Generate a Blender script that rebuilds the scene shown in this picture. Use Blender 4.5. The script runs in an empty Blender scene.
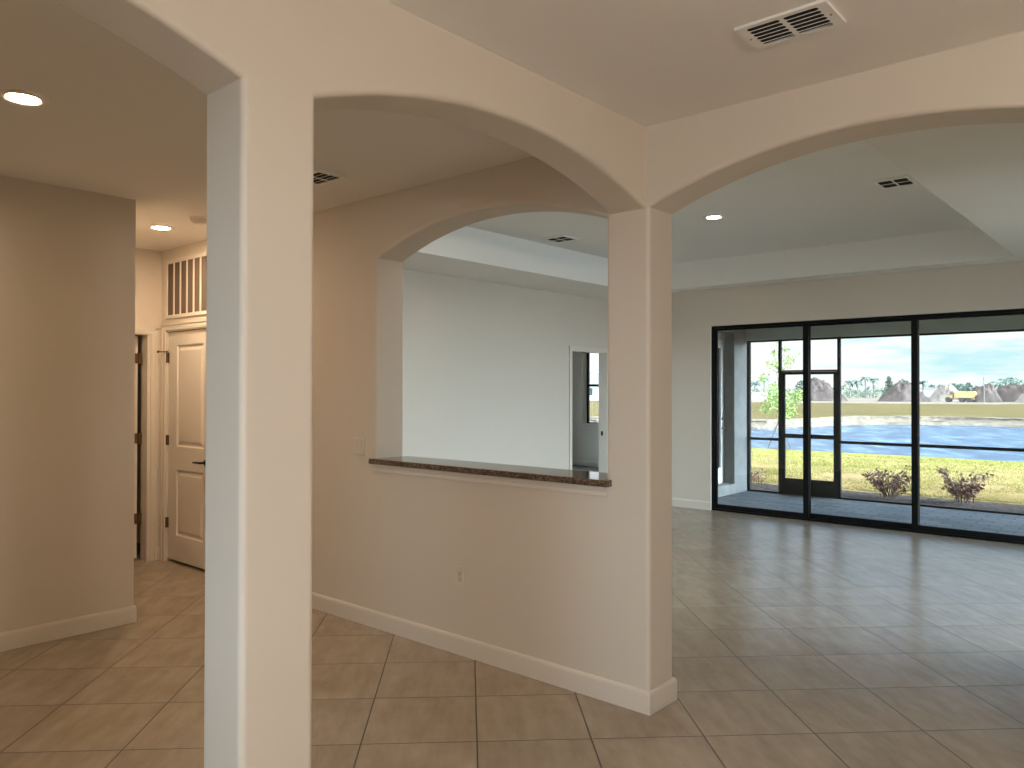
import bpy, bmesh, math, random
from mathutils import Vector, Matrix, noise
from mathutils.geometry import tessellate_polygon

random.seed(11)
sc = bpy.context.scene
COL = sc.collection
PI = math.pi
R = math.radians

# ------------------------------------------------------------------ camera model
CAM = Vector((1.9207, -3.1530, 1.5057))
YAW, PITCH, ROLL, FPX = R(41.155), R(0.4795), R(0.088), 776.80
FWD = Vector((-math.sin(YAW) * math.cos(PITCH), math.cos(YAW) * math.cos(PITCH), math.sin(PITCH)))
_r = Vector((math.cos(YAW), math.sin(YAW), 0))
_u = _r.cross(FWD)
RGT = _r * math.cos(ROLL) + _u * math.sin(ROLL)
UPV = -_r * math.sin(ROLL) + _u * math.cos(ROLL)
cd = bpy.data.cameras.new('camera')
cd.sensor_width = 36.0
cd.lens = FPX / 1024 * 36.0
cd.clip_start = 0.05
cd.clip_end = 3000
cam = bpy.data.objects.new('camera', cd)
COL.objects.link(cam)
m = Matrix((RGT, UPV, -FWD)).transposed().to_4x4()
m.translation = CAM
cam.matrix_world = m
sc.camera = cam


def at(px, py, **k):
    """the place in the world that lies on the plane x=, y= or z= along a line of sight"""
    d = FWD + RGT * ((px - 512) / FPX) - UPV * ((py - 384) / FPX)
    (a, v), = k.items()
    i = 'xyz'.index(a)
    return CAM + d * ((v - CAM[i]) / d[i])


# ------------------------------------------------------------------ house dimensions
H = 2.743          # ceiling of dining room and hall
HG = 2.79          # low ceiling border of the great room
HT = 3.115         # raised tray
TA, TC = 0.211, 0.225
XW = 0.015         # end of the pass-through wall
XD, YD = -3.2476, -0.965
XE = -4.99
XG = -4.14
YH = 5.88
YS = 8.40          # insect screen
ZL = -0.05         # lanai floor


# ------------------------------------------------------------------ materials
class NT:
    def __init__(s, name):
        s.m = bpy.data.materials.new(name)
        s.m.use_nodes = True
        s.t = s.m.node_tree
        s.t.nodes.clear()
        s.out = s.t.nodes.new('ShaderNodeOutputMaterial')

    def n(s, kind, **kw):
        nd = s.t.nodes.new(kind)
        for k, v in kw.items():
            setattr(nd, k, v)
        return nd

    def l(s, a, b):
        s.t.links.new(a, b)

    def math(s, op, a, b=None, c=None):
        nd = s.n('ShaderNodeMath', operation=op)
        for i, v in enumerate((a, b, c)):
            if v is None:
                continue
            if isinstance(v, (int, float)):
                nd.inputs[i].default_value = v
            else:
                s.l(v, nd.inputs[i])
        return nd.outputs[0]

    def mixc(s, f, a, b):
        nd = s.n('ShaderNodeMix', data_type='RGBA')
        for i, v in ((0, f), (6, a), (7, b)):
            if isinstance(v, (int, float)):
                nd.inputs[i].default_value = v
            elif isinstance(v, tuple):
                nd.inputs[i].default_value = (*v, 1)
            else:
                s.l(v, nd.inputs[i])
        return nd.outputs[2]

    def ramp(s, f, stops):
        nd = s.n('ShaderNodeValToRGB')
        e = nd.color_ramp.elements
        while len(e) < len(stops):
            e.new(0.5)
        for el, (p, c) in zip(e, stops):
            el.position = p
            el.color = (*c, 1) if len(c) == 3 else c
        s.l(f, nd.inputs[0])
        return nd.outputs[0]

    def noise(s, vec, scale, detail=4, rough=0.55):
        nd = s.n('ShaderNodeTexNoise')
        nd.inputs['Scale'].default_value = scale
        nd.inputs['Detail'].default_value = detail
        nd.inputs['Roughness'].default_value = rough
        if vec is not None:
            s.l(vec, nd.inputs['Vector'])
        return nd.outputs[0]

    def obj(s):
        return s.n('ShaderNodeTexCoord').outputs['Object']

    def mapping(s, vec, loc=(0, 0, 0), rot=(0, 0, 0), scale=(1, 1, 1)):
        nd = s.n('ShaderNodeMapping')
        nd.inputs['Location'].default_value = loc
        nd.inputs['Rotation'].default_value = rot
        nd.inputs['Scale'].default_value = scale
        s.l(vec, nd.inputs['Vector'])
        return nd.outputs[0]

    def bsdf(s, color=None, rough=0.5, metal=0.0, spec=0.5, bump=None, bstr=0.2, bdist=0.002):
        b = s.n('ShaderNodeBsdfPrincipled')
        if color is not None:
            if isinstance(color, tuple):
                b.inputs['Base Color'].default_value = (*color, 1)
            else:
                s.l(color, b.inputs['Base Color'])
        if isinstance(rough, (int, float)):
            b.inputs['Roughness'].default_value = rough
        else:
            s.l(rough, b.inputs['Roughness'])
        b.inputs['Metallic'].default_value = metal
        b.inputs['Specular IOR Level'].default_value = spec
        if bump is not None:
            bn = s.n('ShaderNodeBump')
            bn.inputs['Strength'].default_value = bstr
            bn.inputs['Distance'].default_value = bdist
            s.l(bump, bn.inputs['Height'])
            s.l(bn.outputs[0], b.inputs['Normal'])
        s.l(b.outputs[0], s.out.inputs[0])
        return b


def plain(name, color, rough=0.5, metal=0.0, spec=0.5, var=0.06, scale=20.0):
    t = NT(name)
    n = t.noise(t.obj(), scale)
    c2 = tuple(max(0, v * (1 - var)) for v in color)
    c1 = tuple(min(1, v * (1 + var)) for v in color)
    t.bsdf(t.mixc(n, c1, c2), rough, metal, spec)
    return t.m


def paint(name, color, rough=0.6, bumpy=True):
    t = NT(name)
    o = t.obj()
    n = t.noise(o, 1.3, 3)
    c = t.mixc(n, tuple(v * 1.015 for v in color), tuple(v * 0.985 for v in color))
    t.bsdf(c, rough, 0, 0.35, t.noise(o, 90, 2) if bumpy else None, 0.06, 0.002)
    return t.m


def emit(name, color, strength):
    t = NT(name)
    e = t.n('ShaderNodeEmission')
    e.inputs[0].default_value = (*color, 1)
    e.inputs[1].default_value = strength
    t.l(e.outputs[0], t.out.inputs[0])
    return t.m


def glass(name, ior=1.45, tint=(0.97, 0.985, 0.98)):
    t = NT(name)
    tr = t.n('ShaderNodeBsdfTransparent')
    tr.inputs[0].default_value = (*tint, 1)
    gl = t.n('ShaderNodeBsdfGlossy')
    gl.inputs['Roughness'].default_value = 0.01
    fr = t.n('ShaderNodeFresnel')
    fr.inputs[0].default_value = ior
    mx = t.n('ShaderNodeMixShader')
    t.l(fr.outputs[0], mx.inputs[0])
    t.l(tr.outputs[0], mx.inputs[1])
    t.l(gl.outputs[0], mx.inputs[2])
    t.l(mx.outputs[0], t.out.inputs[0])
    return t.m


def screen_mat(name, cover=0.12):
    t = NT(name)
    tr = t.n('ShaderNodeBsdfTransparent')
    df = t.n('ShaderNodeBsdfDiffuse')
    df.inputs[0].default_value = (0.03, 0.035, 0.035, 1)
    mx = t.n('ShaderNodeMixShader')
    mx.inputs[0].default_value = cover
    t.l(tr.outputs[0], mx.inputs[1])
    t.l(df.outputs[0], mx.inputs[2])
    t.l(mx.outputs[0], t.out.inputs[0])
    return t.m


def tile_mat():
    t = NT('porcelain_tile')
    S = 0.49401
    v = t.mapping(t.obj(), rot=(0, 0, -R(44.395)))
    sp = t.n('ShaderNodeSeparateXYZ')
    t.l(v, sp.inputs[0])
    u = t.math('DIVIDE', t.math('SUBTRACT', sp.outputs[0], -1.28594), S)
    w = t.math('DIVIDE', t.math('SUBTRACT', sp.outputs[1], -0.24943), S)
    g = []
    for a in (u, w):
        f = t.math('FRACT', a)
        g.append(t.math('MINIMUM', f, t.math('SUBTRACT', 1.0, f)))
    edge = t.math('MINIMUM', g[0], g[1])
    grout = t.math('LESS_THAN', edge, 0.0062)
    cmb = t.n('ShaderNodeCombineXYZ')
    t.l(t.math('FLOOR', u), cmb.inputs[0])
    t.l(t.math('FLOOR', w), cmb.inputs[1])
    wn = t.n('ShaderNodeTexWhiteNoise', noise_dimensions='3D')
    t.l(cmb.outputs[0], wn.inputs['Vector'])
    # streaks along one tile axis, shifted from tile to tile
    va = t.n('ShaderNodeVectorMath', operation='MULTIPLY_ADD')
    t.l(wn.outputs['Color'], va.inputs[0])
    va.inputs[1].default_value = (7, 7, 7)
    t.l(v, va.inputs[2])
    streak = t.noise(t.mapping(va.outputs[0], scale=(9, 2.2, 1)), 1.6, 6, 0.62)
    cloud = t.noise(va.outputs[0], 3.5, 5, 0.6)
    fac = t.math('ADD', t.math('MULTIPLY', streak, 0.6), t.math('MULTIPLY', cloud, 0.4))
    base = t.ramp(fac, [(0.15, (0.235, 0.185, 0.130)), (0.5, (0.362, 0.297, 0.228)), (0.85, (0.495, 0.425, 0.340))])
    bright = t.math('ADD', 0.95, t.math('MULTIPLY', wn.outputs['Value'], 0.10))
    hsv = t.n('ShaderNodeHueSaturation')
    t.l(bright, hsv.inputs['Value'])
    t.l(base, hsv.inputs['Color'])
    col = t.mixc(grout, hsv.outputs[0], (0.055, 0.045, 0.036))
    rough = t.math('ADD', 0.25, t.math('MULTIPLY', grout, 0.3))
    hgt = t.math('MINIMUM', t.math('MULTIPLY', edge, 110.0), 1.0)
    t.bsdf(col, rough, 0, 0.5, hgt, 0.5, 0.0015)
    return t.m


def paver_mat():
    t = NT('lanai_pavers')
    b = t.n('ShaderNodeTexBrick')
    t.l(t.obj(), b.inputs['Vector'])
    b.inputs['Color1'].default_value = (0.115, 0.122, 0.137, 1)
    b.inputs['Color2'].default_value = (0.22, 0.225, 0.235, 1)
    b.inputs['Mortar'].default_value = (0.03, 0.03, 0.035, 1)
    b.inputs['Scale'].default_value = 1.0
    b.inputs['Mortar Size'].default_value = 0.007
    b.inputs['Brick Width'].default_value = 0.30
    b.inputs['Row Height'].default_value = 0.15
    n = t.noise(t.obj(), 14, 4)
    t.bsdf(t.mixc(t.math('MULTIPLY', n, 0.35), b.outputs[0], (0.13, 0.135, 0.155)), 0.55, 0, 0.4, b.outputs[1], -0.4, 0.003)
    return t.m


def granite_mat():
    t = NT('speckled_granite')
    o = t.obj()
    v = t.n('ShaderNodeTexVoronoi')
    v.inputs['Scale'].default_value = 190
    t.l(o, v.inputs['Vector'])
    sep = t.n('ShaderNodeSeparateColor')
    t.l(v.outputs['Color'], sep.inputs[0])
    n = t.noise(o, 70, 5, 0.7)
    f = t.math('ADD', t.math('MULTIPLY', sep.outputs[0], 0.55), t.math('MULTIPLY', n, 0.45))
    c = t.ramp(f, [(0.25, (0.012, 0.008, 0.006)), (0.44, (0.075, 0.046, 0.028)), (0.60, (0.15, 0.10, 0.065)), (0.82, (0.30, 0.24, 0.18))])
    t.bsdf(c, 0.06, 0, 0.6)
    return t.m


def ground_mat(name, c1, c2, c3, scale=1.5, rough=0.9, bump=0.5, bscale=12):
    t = NT(name)
    o = t.obj()
    a = t.noise(o, scale, 6, 0.65)
    b = t.noise(o, scale * 7, 4, 0.6)
    f = t.math('ADD', t.math('MULTIPLY', a, 0.6), t.math('MULTIPLY', b, 0.4))
    t.bsdf(t.ramp(f, [(0.33, c1), (0.5, c2), (0.67, c3)]), rough, 0, 0.2, t.noise(o, bscale, 5), bump, 0.05)
    return t.m


def water_mat():
    t = NT('pond_water')
    o = t.obj()
    cmb = t.n('ShaderNodeCombineXYZ')
    for i, (vec, k) in enumerate((((0.76, 0.65, 0), 1.5), ((-0.65, 0.76, 0), 0.32))):
        dp = t.n('ShaderNodeVectorMath', operation='DOT_PRODUCT')
        t.l(o, dp.inputs[0])
        dp.inputs[1].default_value = vec
        t.l(t.math('MULTIPLY', dp.outputs['Value'], k), cmb.inputs[i])
    w = t.noise(cmb.outputs[0], 1.0, 4, 0.7)
    c = t.ramp(w, [(0.38, (0.008, 0.032, 0.075)), (0.50, (0.026, 0.064, 0.112)), (0.62, (0.14, 0.19, 0.24))])  # ripple reflections painted in as darker and lighter blues
    t.bsdf(c, 0.25, 0, 0.35, w, 0.5, 0.10)
    return t.m


def stucco_mat():
    t = NT('exterior_stucco')
    o = t.obj()
    n = t.noise(o, 55, 5, 0.7)
    f = t.noise(o, 6, 4)
    t.bsdf(t.mixc(f, (0.33, 0.33, 0.322), (0.205, 0.21, 0.207)), 0.9, 0, 0.2, n, 0.9, 0.01)
    return t.m


M = {
    'wall': paint('wall_paint', (0.655, 0.600, 0.525)),
    'ceil': paint('ceiling_paint', (0.83, 0.82, 0.80), 0.75),
    'trim': paint('trim_paint', (0.70, 0.652, 0.585), 0.35, False),
    'door': paint('door_paint', (0.72, 0.68, 0.62), 0.4, False),
    'tile': tile_mat(),
    'paver': paver_mat(),
    'granite': granite_mat(),
    'bronze': plain('dark_bronze_aluminium', (0.005, 0.005, 0.005), 0.5, 0.0, 0.15),
    'screenframe': plain('dark_green_bronze_aluminium', (0.008, 0.013, 0.013), 0.5, 0.0, 0.2),
    'mesh': screen_mat('insect_screen', 0.10),
    'glass': glass('window_glass'),
    'white_metal': plain('white_enamelled_metal', (0.86, 0.85, 0.83), 0.35),
    'duct': plain('duct_shade_black', (0.006, 0.005, 0.005), 0.8),
    'filter': plain('brown_filter', (0.13, 0.10, 0.075), 0.9),
    'hinge': plain('aged_bronze_hinge', (0.16, 0.10, 0.055), 0.4, 0.7),
    'lever': plain('dark_lever', (0.02, 0.016, 0.014), 0.35, 0.5),
    'nickel': plain('satin_nickel', (0.45, 0.44, 0.42), 0.3, 0.9),
    'plastic': plain('almond_plastic', (0.67, 0.615, 0.535), 0.35),
    'slot': plain('dark_slot', (0.05, 0.045, 0.04), 0.6),
    'stucco': stucco_mat(),
    'soffit': paint('lanai_paint', (0.60, 0.64, 0.60), 0.8),
    'carpet': plain('bedroom_carpet', (0.20, 0.18, 0.165), 1.0, 0, 0.1, 0.2, 150),
    'lampwarm': emit('warm_lamp_lens', (1.0, 0.68, 0.35), 290.0),
    'lampadded': emit('added_lamp_lens', (1.0, 0.80, 0.64), 40.0),
    'lampglobe': emit('warm_globe', (1.0, 0.86, 0.735), 142.0),
    'lamphall': emit('hall_lamp_lens', (1.0, 0.72, 0.46), 540.0),
    'lampgreat': emit('soft_lamp_lens', (1.0, 0.93, 0.83), 170.0),
    'lawn': ground_mat('lawn_turf', (0.19, 0.125, 0.042), (0.25, 0.160, 0.058), (0.35, 0.225, 0.10), 1.1),
    'blade': plain('grass_blades', (0.235, 0.215, 0.055), 0.8, 0, 0.2, 0.5, 1.3),
    'mulch': ground_mat('mulch_bed', (0.025, 0.016, 0.013), (0.085, 0.060, 0.050), (0.24, 0.19, 0.165), 14, 0.95, 1.0, 40),
    'sand': ground_mat('sandy_bank', (0.05, 0.038, 0.027), (0.15, 0.115, 0.083), (0.27, 0.215, 0.165), 2.6, 0.95, 1.0, 3),
    'field': ground_mat('olive_field', (0.066, 0.046, 0.010), (0.098, 0.064, 0.014), (0.138, 0.092, 0.028), 0.12),
    'dirt': ground_mat('site_dirt', (0.15, 0.105, 0.073), (0.19, 0.138, 0.098), (0.22, 0.162, 0.12), 0.10),
    'mound': ground_mat('grey_soil', (0.032, 0.023, 0.020), (0.072, 0.052, 0.044), (0.155, 0.115, 0.098), 0.9, 0.95, 1.0, 1.5),
    'moundp': ground_mat('pale_soil', (0.12, 0.09, 0.075), (0.19, 0.15, 0.125), (0.26, 0.21, 0.18), 0.9, 0.95, 1.0, 1.5),
    'water': water_mat(),
    'leaf': plain('young_tree_leaves', (0.20, 0.27, 0.07), 0.6, 0, 0.3, 0.4, 3),
    'bark': plain('pale_bark', (0.18, 0.15, 0.12), 0.9),
    'stake': plain('grey_timber', (0.10, 0.09, 0.08), 0.9),
    'shrub': plain('red_brown_leaves', (0.27, 0.145, 0.115), 0.6, 0, 0.3, 0.6, 15),
    'twig': plain('brown_twigs', (0.12, 0.075, 0.055), 0.9),
    'palm': plain('far_palm_fronds', (0.085, 0.110, 0.085), 0.8, 0, 0.2, 0.3, 0.7),
    'fartree': plain('far_foliage', (0.080, 0.110, 0.085), 0.9, 0, 0.2, 0.4, 0.5),
    'fartrunk': plain('far_trunk', (0.13, 0.12, 0.11), 0.9),
    'scrub': plain('far_scrub', (0.10, 0.130, 0.080), 0.9, 0, 0.2, 0.5, 0.4),
    'yellow': plain('machine_yellow', (0.36, 0.255, 0.105), 0.5),
    'yellowd': plain('machine_ochre', (0.25, 0.155, 0.06), 0.6),
    'tyre': plain('tyre_rubber', (0.05, 0.045, 0.045), 0.9),
    'cabglass': plain('cab_window', (0.05, 0.06, 0.07), 0.1),
    'paleblue': plain('pale_blue_cladding', (0.42, 0.56, 0.60), 0.7),
    'palewall': plain('pale_wall', (0.55, 0.55, 0.53), 0.8),
    'roofgrey': plain('grey_shingle', (0.28, 0.25, 0.24), 0.8),
    'black': plain('closet_shade', (0.02, 0.018, 0.016), 0.9),
}


# ------------------------------------------------------------------ mesh helpers
def add_box(bm, x0, x1, y0, y1, z0, z1):
    vs = [bm.verts.new((x, y, z)) for x in (x0, x1) for y in (y0, y1) for z in (z0, z1)]
    for f in ((0, 1, 3, 2), (4, 6, 7, 5), (0, 4, 5, 1), (2, 3, 7, 6), (0, 2, 6, 4), (1, 5, 7, 3)):
        bm.faces.new([vs[i] for i in f])
    return vs


def obj(name, bm, mat, parent=None, smooth=False, bevel=0.0, seg=2, recalc=True):
    if recalc:
        bmesh.ops.recalc_face_normals(bm, faces=bm.faces)
    if bevel > 0:
        es = [e for e in bm.edges if len(e.link_faces) == 2 and e.calc_face_angle(0) > R(50)]
        bmesh.ops.bevel(bm, geom=es, offset=bevel, segments=seg, affect='EDGES', profile=0.5, clamp_overlap=True)
    me = bpy.data.meshes.new(name)
    bm.to_mesh(me)
    bm.free()
    for x in (mat if isinstance(mat, (list, tuple)) else [mat]):
        me.materials.append(M[x] if isinstance(x, str) else x)
    if smooth:
        for p in me.polygons:
            p.use_smooth = True
        me.set_sharp_from_angle(angle=R(40))
    o = bpy.data.objects.new(name, me)
    COL.objects.link(o)
    if parent is not None:
        o.parent = parent
        o.matrix_parent_inverse = parent.matrix_world.inverted()
    return o


def boxes(name, mat, *bs, parent=None, bevel=0.0, seg=2):
    bm = bmesh.new()
    for b in bs:
        add_box(bm, *b)
    return obj(name, bm, mat, parent, bevel=bevel, seg=seg)


def empty(name, loc=(0, 0, 0), rz=0.0):
    o = bpy.data.objects.new(name, None)
    o.location = loc
    o.rotation_euler = (0, 0, rz)
    o.matrix_world = Matrix.Translation(loc) @ Matrix.Rotation(rz, 4, 'Z')
    COL.objects.link(o)
    return o


def tag(o, label, cat, group=None, kind=None):
    o['label'] = label
    o['category'] = cat
    if group:
        o['group'] = group
    if kind:
        o['kind'] = kind
    return o


def struct(o, label, cat):
    return tag(o, label, cat, None, 'structure')


def lathe(bm, prof, c=(0, 0, 0), n=40):
    rings = []
    for r, z in prof:
        if r < 1e-6:
            rings.append([bm.verts.new((c[0], c[1], c[2] + z))])
        else:
            rings.append([bm.verts.new((c[0] + r * math.cos(2 * PI * i / n), c[1] + r * math.sin(2 * PI * i / n), c[2] + z)) for i in range(n)])
    for a, b in zip(rings, rings[1:]):
        for i in range(n):
            j = (i + 1) % n
            if len(a) == 1 and len(b) == 1:
                continue
            if len(a) == 1:
                bm.faces.new((a[0], b[i], b[j]))
            elif len(b) == 1:
                bm.faces.new((a[i], b[0], a[j]))
            else:
                bm.faces.new((a[i], b[i], b[j], a[j]))


def tube(bm, pts, rads, n=8, cap=True):
    rings = []
    for k, p in enumerate(pts):
        p = Vector(p)
        d = (Vector(pts[min(k + 1, len(pts) - 1)]) - Vector(pts[max(k - 1, 0)])).normalized()
        a = d.orthogonal().normalized() if abs(d.z) > 0.99 else Vector((0, 0, 1)).cross(d).normalized()
        b = d.cross(a)
        r = rads[k] if isinstance(rads, (list, tuple)) else rads
        rings.append([bm.verts.new(p + a * (r * math.cos(2 * PI * i / n)) + b * (r * math.sin(2 * PI * i / n))) for i in range(n)])
    for a, b in zip(rings, rings[1:]):
        for i in range(n):
            j = (i + 1) % n
            bm.faces.new((a[i], a[j], b[j], b[i]))
    if cap:
        bm.faces.new(rings[0])
        bm.faces.new(list(reversed(rings[-1])))


def offset_loop(pts, d):
    n = len(pts)
    out = []
    for i in range(n):
        p, c, q = Vector(pts[i - 1]), Vector(pts[i]), Vector(pts[(i + 1) % n])
        d1, d2 = (c - p).normalized(), (q - c).normalized()
        n1, n2 = Vector((-d1.y, d1.x)), Vector((-d2.y, d2.x))
        k = max(1 + n1.dot(n2), 0.2)
        out.append(c + (n1 + n2) * (d / k))
    return out


def slab(loops, t, fmap, r=0.0, seg=5, bm=None):
    """solid plate: loops[0] runs counter-clockwise, the holes clockwise; rounded arrises of radius r; fmap(s, z, depth)"""
    bm = bm or bmesh.new()
    lay = []
    if r > 0:
        for k in range(seg + 1):
            a = k / seg * PI / 2
            lay.append((r * (1 - math.sin(a)), r * (1 - math.cos(a))))
        lay += [(o, t - dd) for o, dd in reversed(lay)]
    else:
        lay = [(0, 0), (0, t)]
    sides = []
    for lp in loops:
        rows = []
        for o, dd in lay:
            pp = offset_loop(lp, o) if o > 1e-9 else [Vector(p) for p in lp]
            rows.append([bm.verts.new(fmap(p.x, p.y, dd)) for p in pp])
        for a, b in zip(rows, rows[1:]):
            for i in range(len(lp)):
                j = (i + 1) % len(lp)
                bm.faces.new((a[i], a[j], b[j], b[i]))
        sides.append(rows)
    flat = [[Vector((p.x, p.y, 0)) for p in (offset_loop(lp, lay[0][0]) if r > 0 else [Vector(q) for q in lp])] for lp in loops]
    tris = tessellate_polygon(flat)
    for row in (0, -1):
        allv = [v for s in sides for v in s[row]]
        for tri in tris:
            try:
                bm.faces.new([allv[i] for i in tri])
            except ValueError:
                pass
    return bm


def arc(s0, z0, s1, z1, apex, n=40):
    """points of a segmental arch from one spring to the other, both springs included"""
    c, half = (s0 + s1) / 2, (s1 - s0) / 2
    zm = (z0 + z1) / 2
    rise = apex - zm
    rad = (half * half + rise * rise) / (2 * rise)
    pts = []
    for i in range(n + 1):
        s = s0 + (s1 - s0) * i / n
        pts.append((s, apex - rad + math.sqrt(max(rad * rad - (s - c) ** 2, 0)) + (z0 - zm) * (1 - i / n) + (z1 - zm) * i / n))
    return pts


def sweep(bm, path, prof):
    """profile (offset to the right of the path, z) carried along a path in plan with mitred corners"""
    P = [Vector(p) for p in path]
    dirs = [(b - a).normalized() for a, b in zip(P, P[1:])]
    rows = []
    for i, p in enumerate(P):
        d1 = dirs[max(i - 1, 0)]
        d2 = dirs[min(i, len(dirs) - 1)]
        n1, n2 = Vector((d1.y, -d1.x)), Vector((d2.y, -d2.x))
        mt = (n1 + n2) / max(1 + n1.dot(n2), 0.2)
        rows.append([bm.verts.new((p.x + mt.x * o, p.y + mt.y * o, z)) for o, z in prof])
    k = len(prof)
    for a, b in zip(rows, rows[1:]):
        for i in range(k):
            j = (i + 1) % k
            bm.faces.new((a[i], a[j], b[j], b[i]))
    bm.faces.new(rows[0])
    bm.faces.new(list(reversed(rows[-1])))


def base_prof(h=0.107, t=0.014):
    return [(-0.002, 0.0005), (t, 0.0005), (t, h - 0.016), (t - 0.003, h - 0.006), (t - 0.008, h), (-0.002, h)]


# ------------------------------------------------------------------ shell: floors
bm = bmesh.new()
add_box(bm, -8.4, 6.15, -6.15, 6.03, -0.25, 0.0)
struct(obj('floor', bm, 'tile'), 'beige porcelain tile floor laid on the diagonal', 'floor')
bm = bmesh.new()
add_box(bm, -8.4, -4.262, 1.25, 9.5, -0.02, 0.006)
struct(obj('floor_bedroom', bm, 'carpet'), 'dark carpet in the room beyond the narrow doorway', 'floor')
bm = bmesh.new()
add_box(bm, -3.6, 6.15, 6.031, 8.50, -0.25, ZL)
struct(obj('floor_lanai', bm, 'paver'), 'grey paver floor of the lanai behind the sliding door', 'floor')

# ------------------------------------------------------------------ shell: the arched walls
mapA = lambda s, z, d: (-d, s, z)
ZB, ZTOP = -0.05, 3.32
pa = [(-6.1, ZB), (-3.90, ZB)] + arc(-3.90, 2.350, -2.0587, 2.350, 2.527) + [(-2.0587, ZB), (-1.826, ZB)] \
    + arc(-1.826, 2.360, 0.0, 2.363, 2.530) + [(0.06, 2.363), (0.06, ZTOP), (-6.1, ZTOP)]
struct(obj('wall_west', slab([pa], TA, mapA, 0.019), 'wall'), 'cream wall with two arches meeting the near square column', 'wall')

mapC = lambda s, z, d: (s, d, z)
pc = [(-5.12, ZB), (-4.905, ZB), (-4.905, 2.035), (-4.095, 2.035), (-4.095, ZB), (XW, ZB)] \
    + arc(XW, 2.366, 1.86, 2.366, 2.543) + [(1.86, ZB), (6.1, ZB), (6.1, ZTOP), (-5.12, ZTOP)]
hole = [(-1.976, 1.039)] + arc(-1.976, 2.349, -0.224, 2.349, 2.522) + [(-0.224, 1.039)]
struct(obj('wall_north', slab([pc, hole], TC, mapC, 0.019), 'wall'), 'cream wall with the arched pass-through and the wide arch at right', 'wall')

# hall block left of the dining hall, end of the hall
bm = slab([[(-5.12, -6.1), (XD, -6.1), (XD, YD), (-5.12, YD)]], 3.2, lambda s, z, d: (s, z, -0.05 + d), 0.019)
struct(obj('wall_hall', bm, 'wall'), 'plain cream wall at the far left with its outer corner', 'wall')
mapE = lambda s, z, d: (XE - d, s, z)
pe = [(-2.0, ZB), (-0.89, ZB), (-0.89, 2.005), (-0.09, 2.005), (-0.09, ZB), (0.05, ZB), (0.05, ZTOP), (-2.0, ZTOP)]
struct(obj('wall_hall_end', slab([pe], 0.12, mapE, 0.003), 'wall'), 'short wall at the end of the hall with an open doorway', 'wall')
# room behind that doorway
bm = bmesh.new()
add_box(bm, -7.2, -7.1, -2.1, 0.3, -0.05, 3.2)
add_box(bm, -7.2, -5.13, -2.2, -2.1, -0.05, 3.2)
add_box(bm, -7.2, -5.13, 0.2, 0.3, -0.05, 3.2)
struct(obj('wall_far_room', bm, 'wall'), 'walls of the dim room behind the open hall doorway', 'wall')
# closet behind the panelled door, its walls coloured black to stand for shade
bm = bmesh.new()
add_box(bm, -5.12, -4.27, 0.9, 1.0, -0.05, 3.2)
add_box(bm, -5.12, -5.02, 0.23, 0.9, -0.05, 3.2)
struct(obj('wall_closet', bm, 'black'), 'closet walls behind the panelled hall door, shade painted in', 'wall')

# great room
mapG = lambda s, z, d: (XG - d, s, z)
pg = [(0.2, ZB), (4.948, ZB), (4.948, 2.035), (5.772, 2.035), (5.772, ZB), (6.02, ZB), (6.02, ZTOP), (0.2, ZTOP)]
struct(obj('wall_great_room_west', slab([pg], 0.12, mapG, 0.003), 'wall'), 'plain wall seen through the pass-through with a narrow doorway', 'wall')
mapH = lambda s, z, d: (s, YH + d, z)
SX0, SX1, SZ = -2.640, 2.00, 2.320
ph = [(-4.2, ZB), (SX0, ZB), (SX0, SZ), (SX1, SZ), (SX1, ZB), (6.1, ZB), (6.1, ZTOP), (-4.2, ZTOP)]
struct(obj('wall_great_room_north', slab([ph], 0.15, mapH, 0.012), 'wall'), 'wall around the wide black sliding glass door', 'wall')


def rect(s0, z0, s1, z1):
    return [(s0, z0), (s0, z1), (s1, z1), (s1, z0)]   # clockwise: a hole


EW = [(2.5, 0.25, 5.0, 2.45)]  # unseen window put in to bring daylight into the great room
bm = slab([[(-6.15, ZB), (6.03, ZB), (6.03, ZTOP), (-6.15, ZTOP)]] + [rect(*w) for w in EW], 0.15, lambda s, z, d: (6.0 + d, s, z), 0.003)
struct(obj('wall_east', bm, 'wall'), 'outer wall with an added window at the right of the dining room', 'wall')
SY = -4.6
SW = [(0.30, 0.75, 1.80, 2.50)]
bm = slab([[(-5.12, ZB), (6.15, ZB), (6.15, ZTOP), (-5.12, ZTOP)]] + [rect(*w) for w in SW], 0.15, lambda s, z, d: (s, SY - d, z), 0.003)
struct(obj('wall_south', bm, 'wall'), 'outer wall with front windows behind the viewer', 'wall')

bm = slab([[(2.20, 0.20), (2.34, 0.20), (2.34, 2.3), (2.20, 2.3)]], 3.0, lambda s, z, d: (s, z, -0.05 + d), 0.015)  # added partition, keeps light of the unseen side window off the arch jamb
struct(obj('wall_light_blocker', bm, 'wall'), 'added partition, unseen, shading the jamb of the wide arch', 'wall')
bm = bmesh.new()
add_box(bm, 6.0, 6.15, 6.031, 8.52, -0.2, 3.2)  # added out of view to keep bright sky off the lanai stucco
struct(obj('wall_lanai_blocker', bm, 'stucco'), 'added unseen wall blocking sky light at the right end of the lanai', 'wall')

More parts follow.
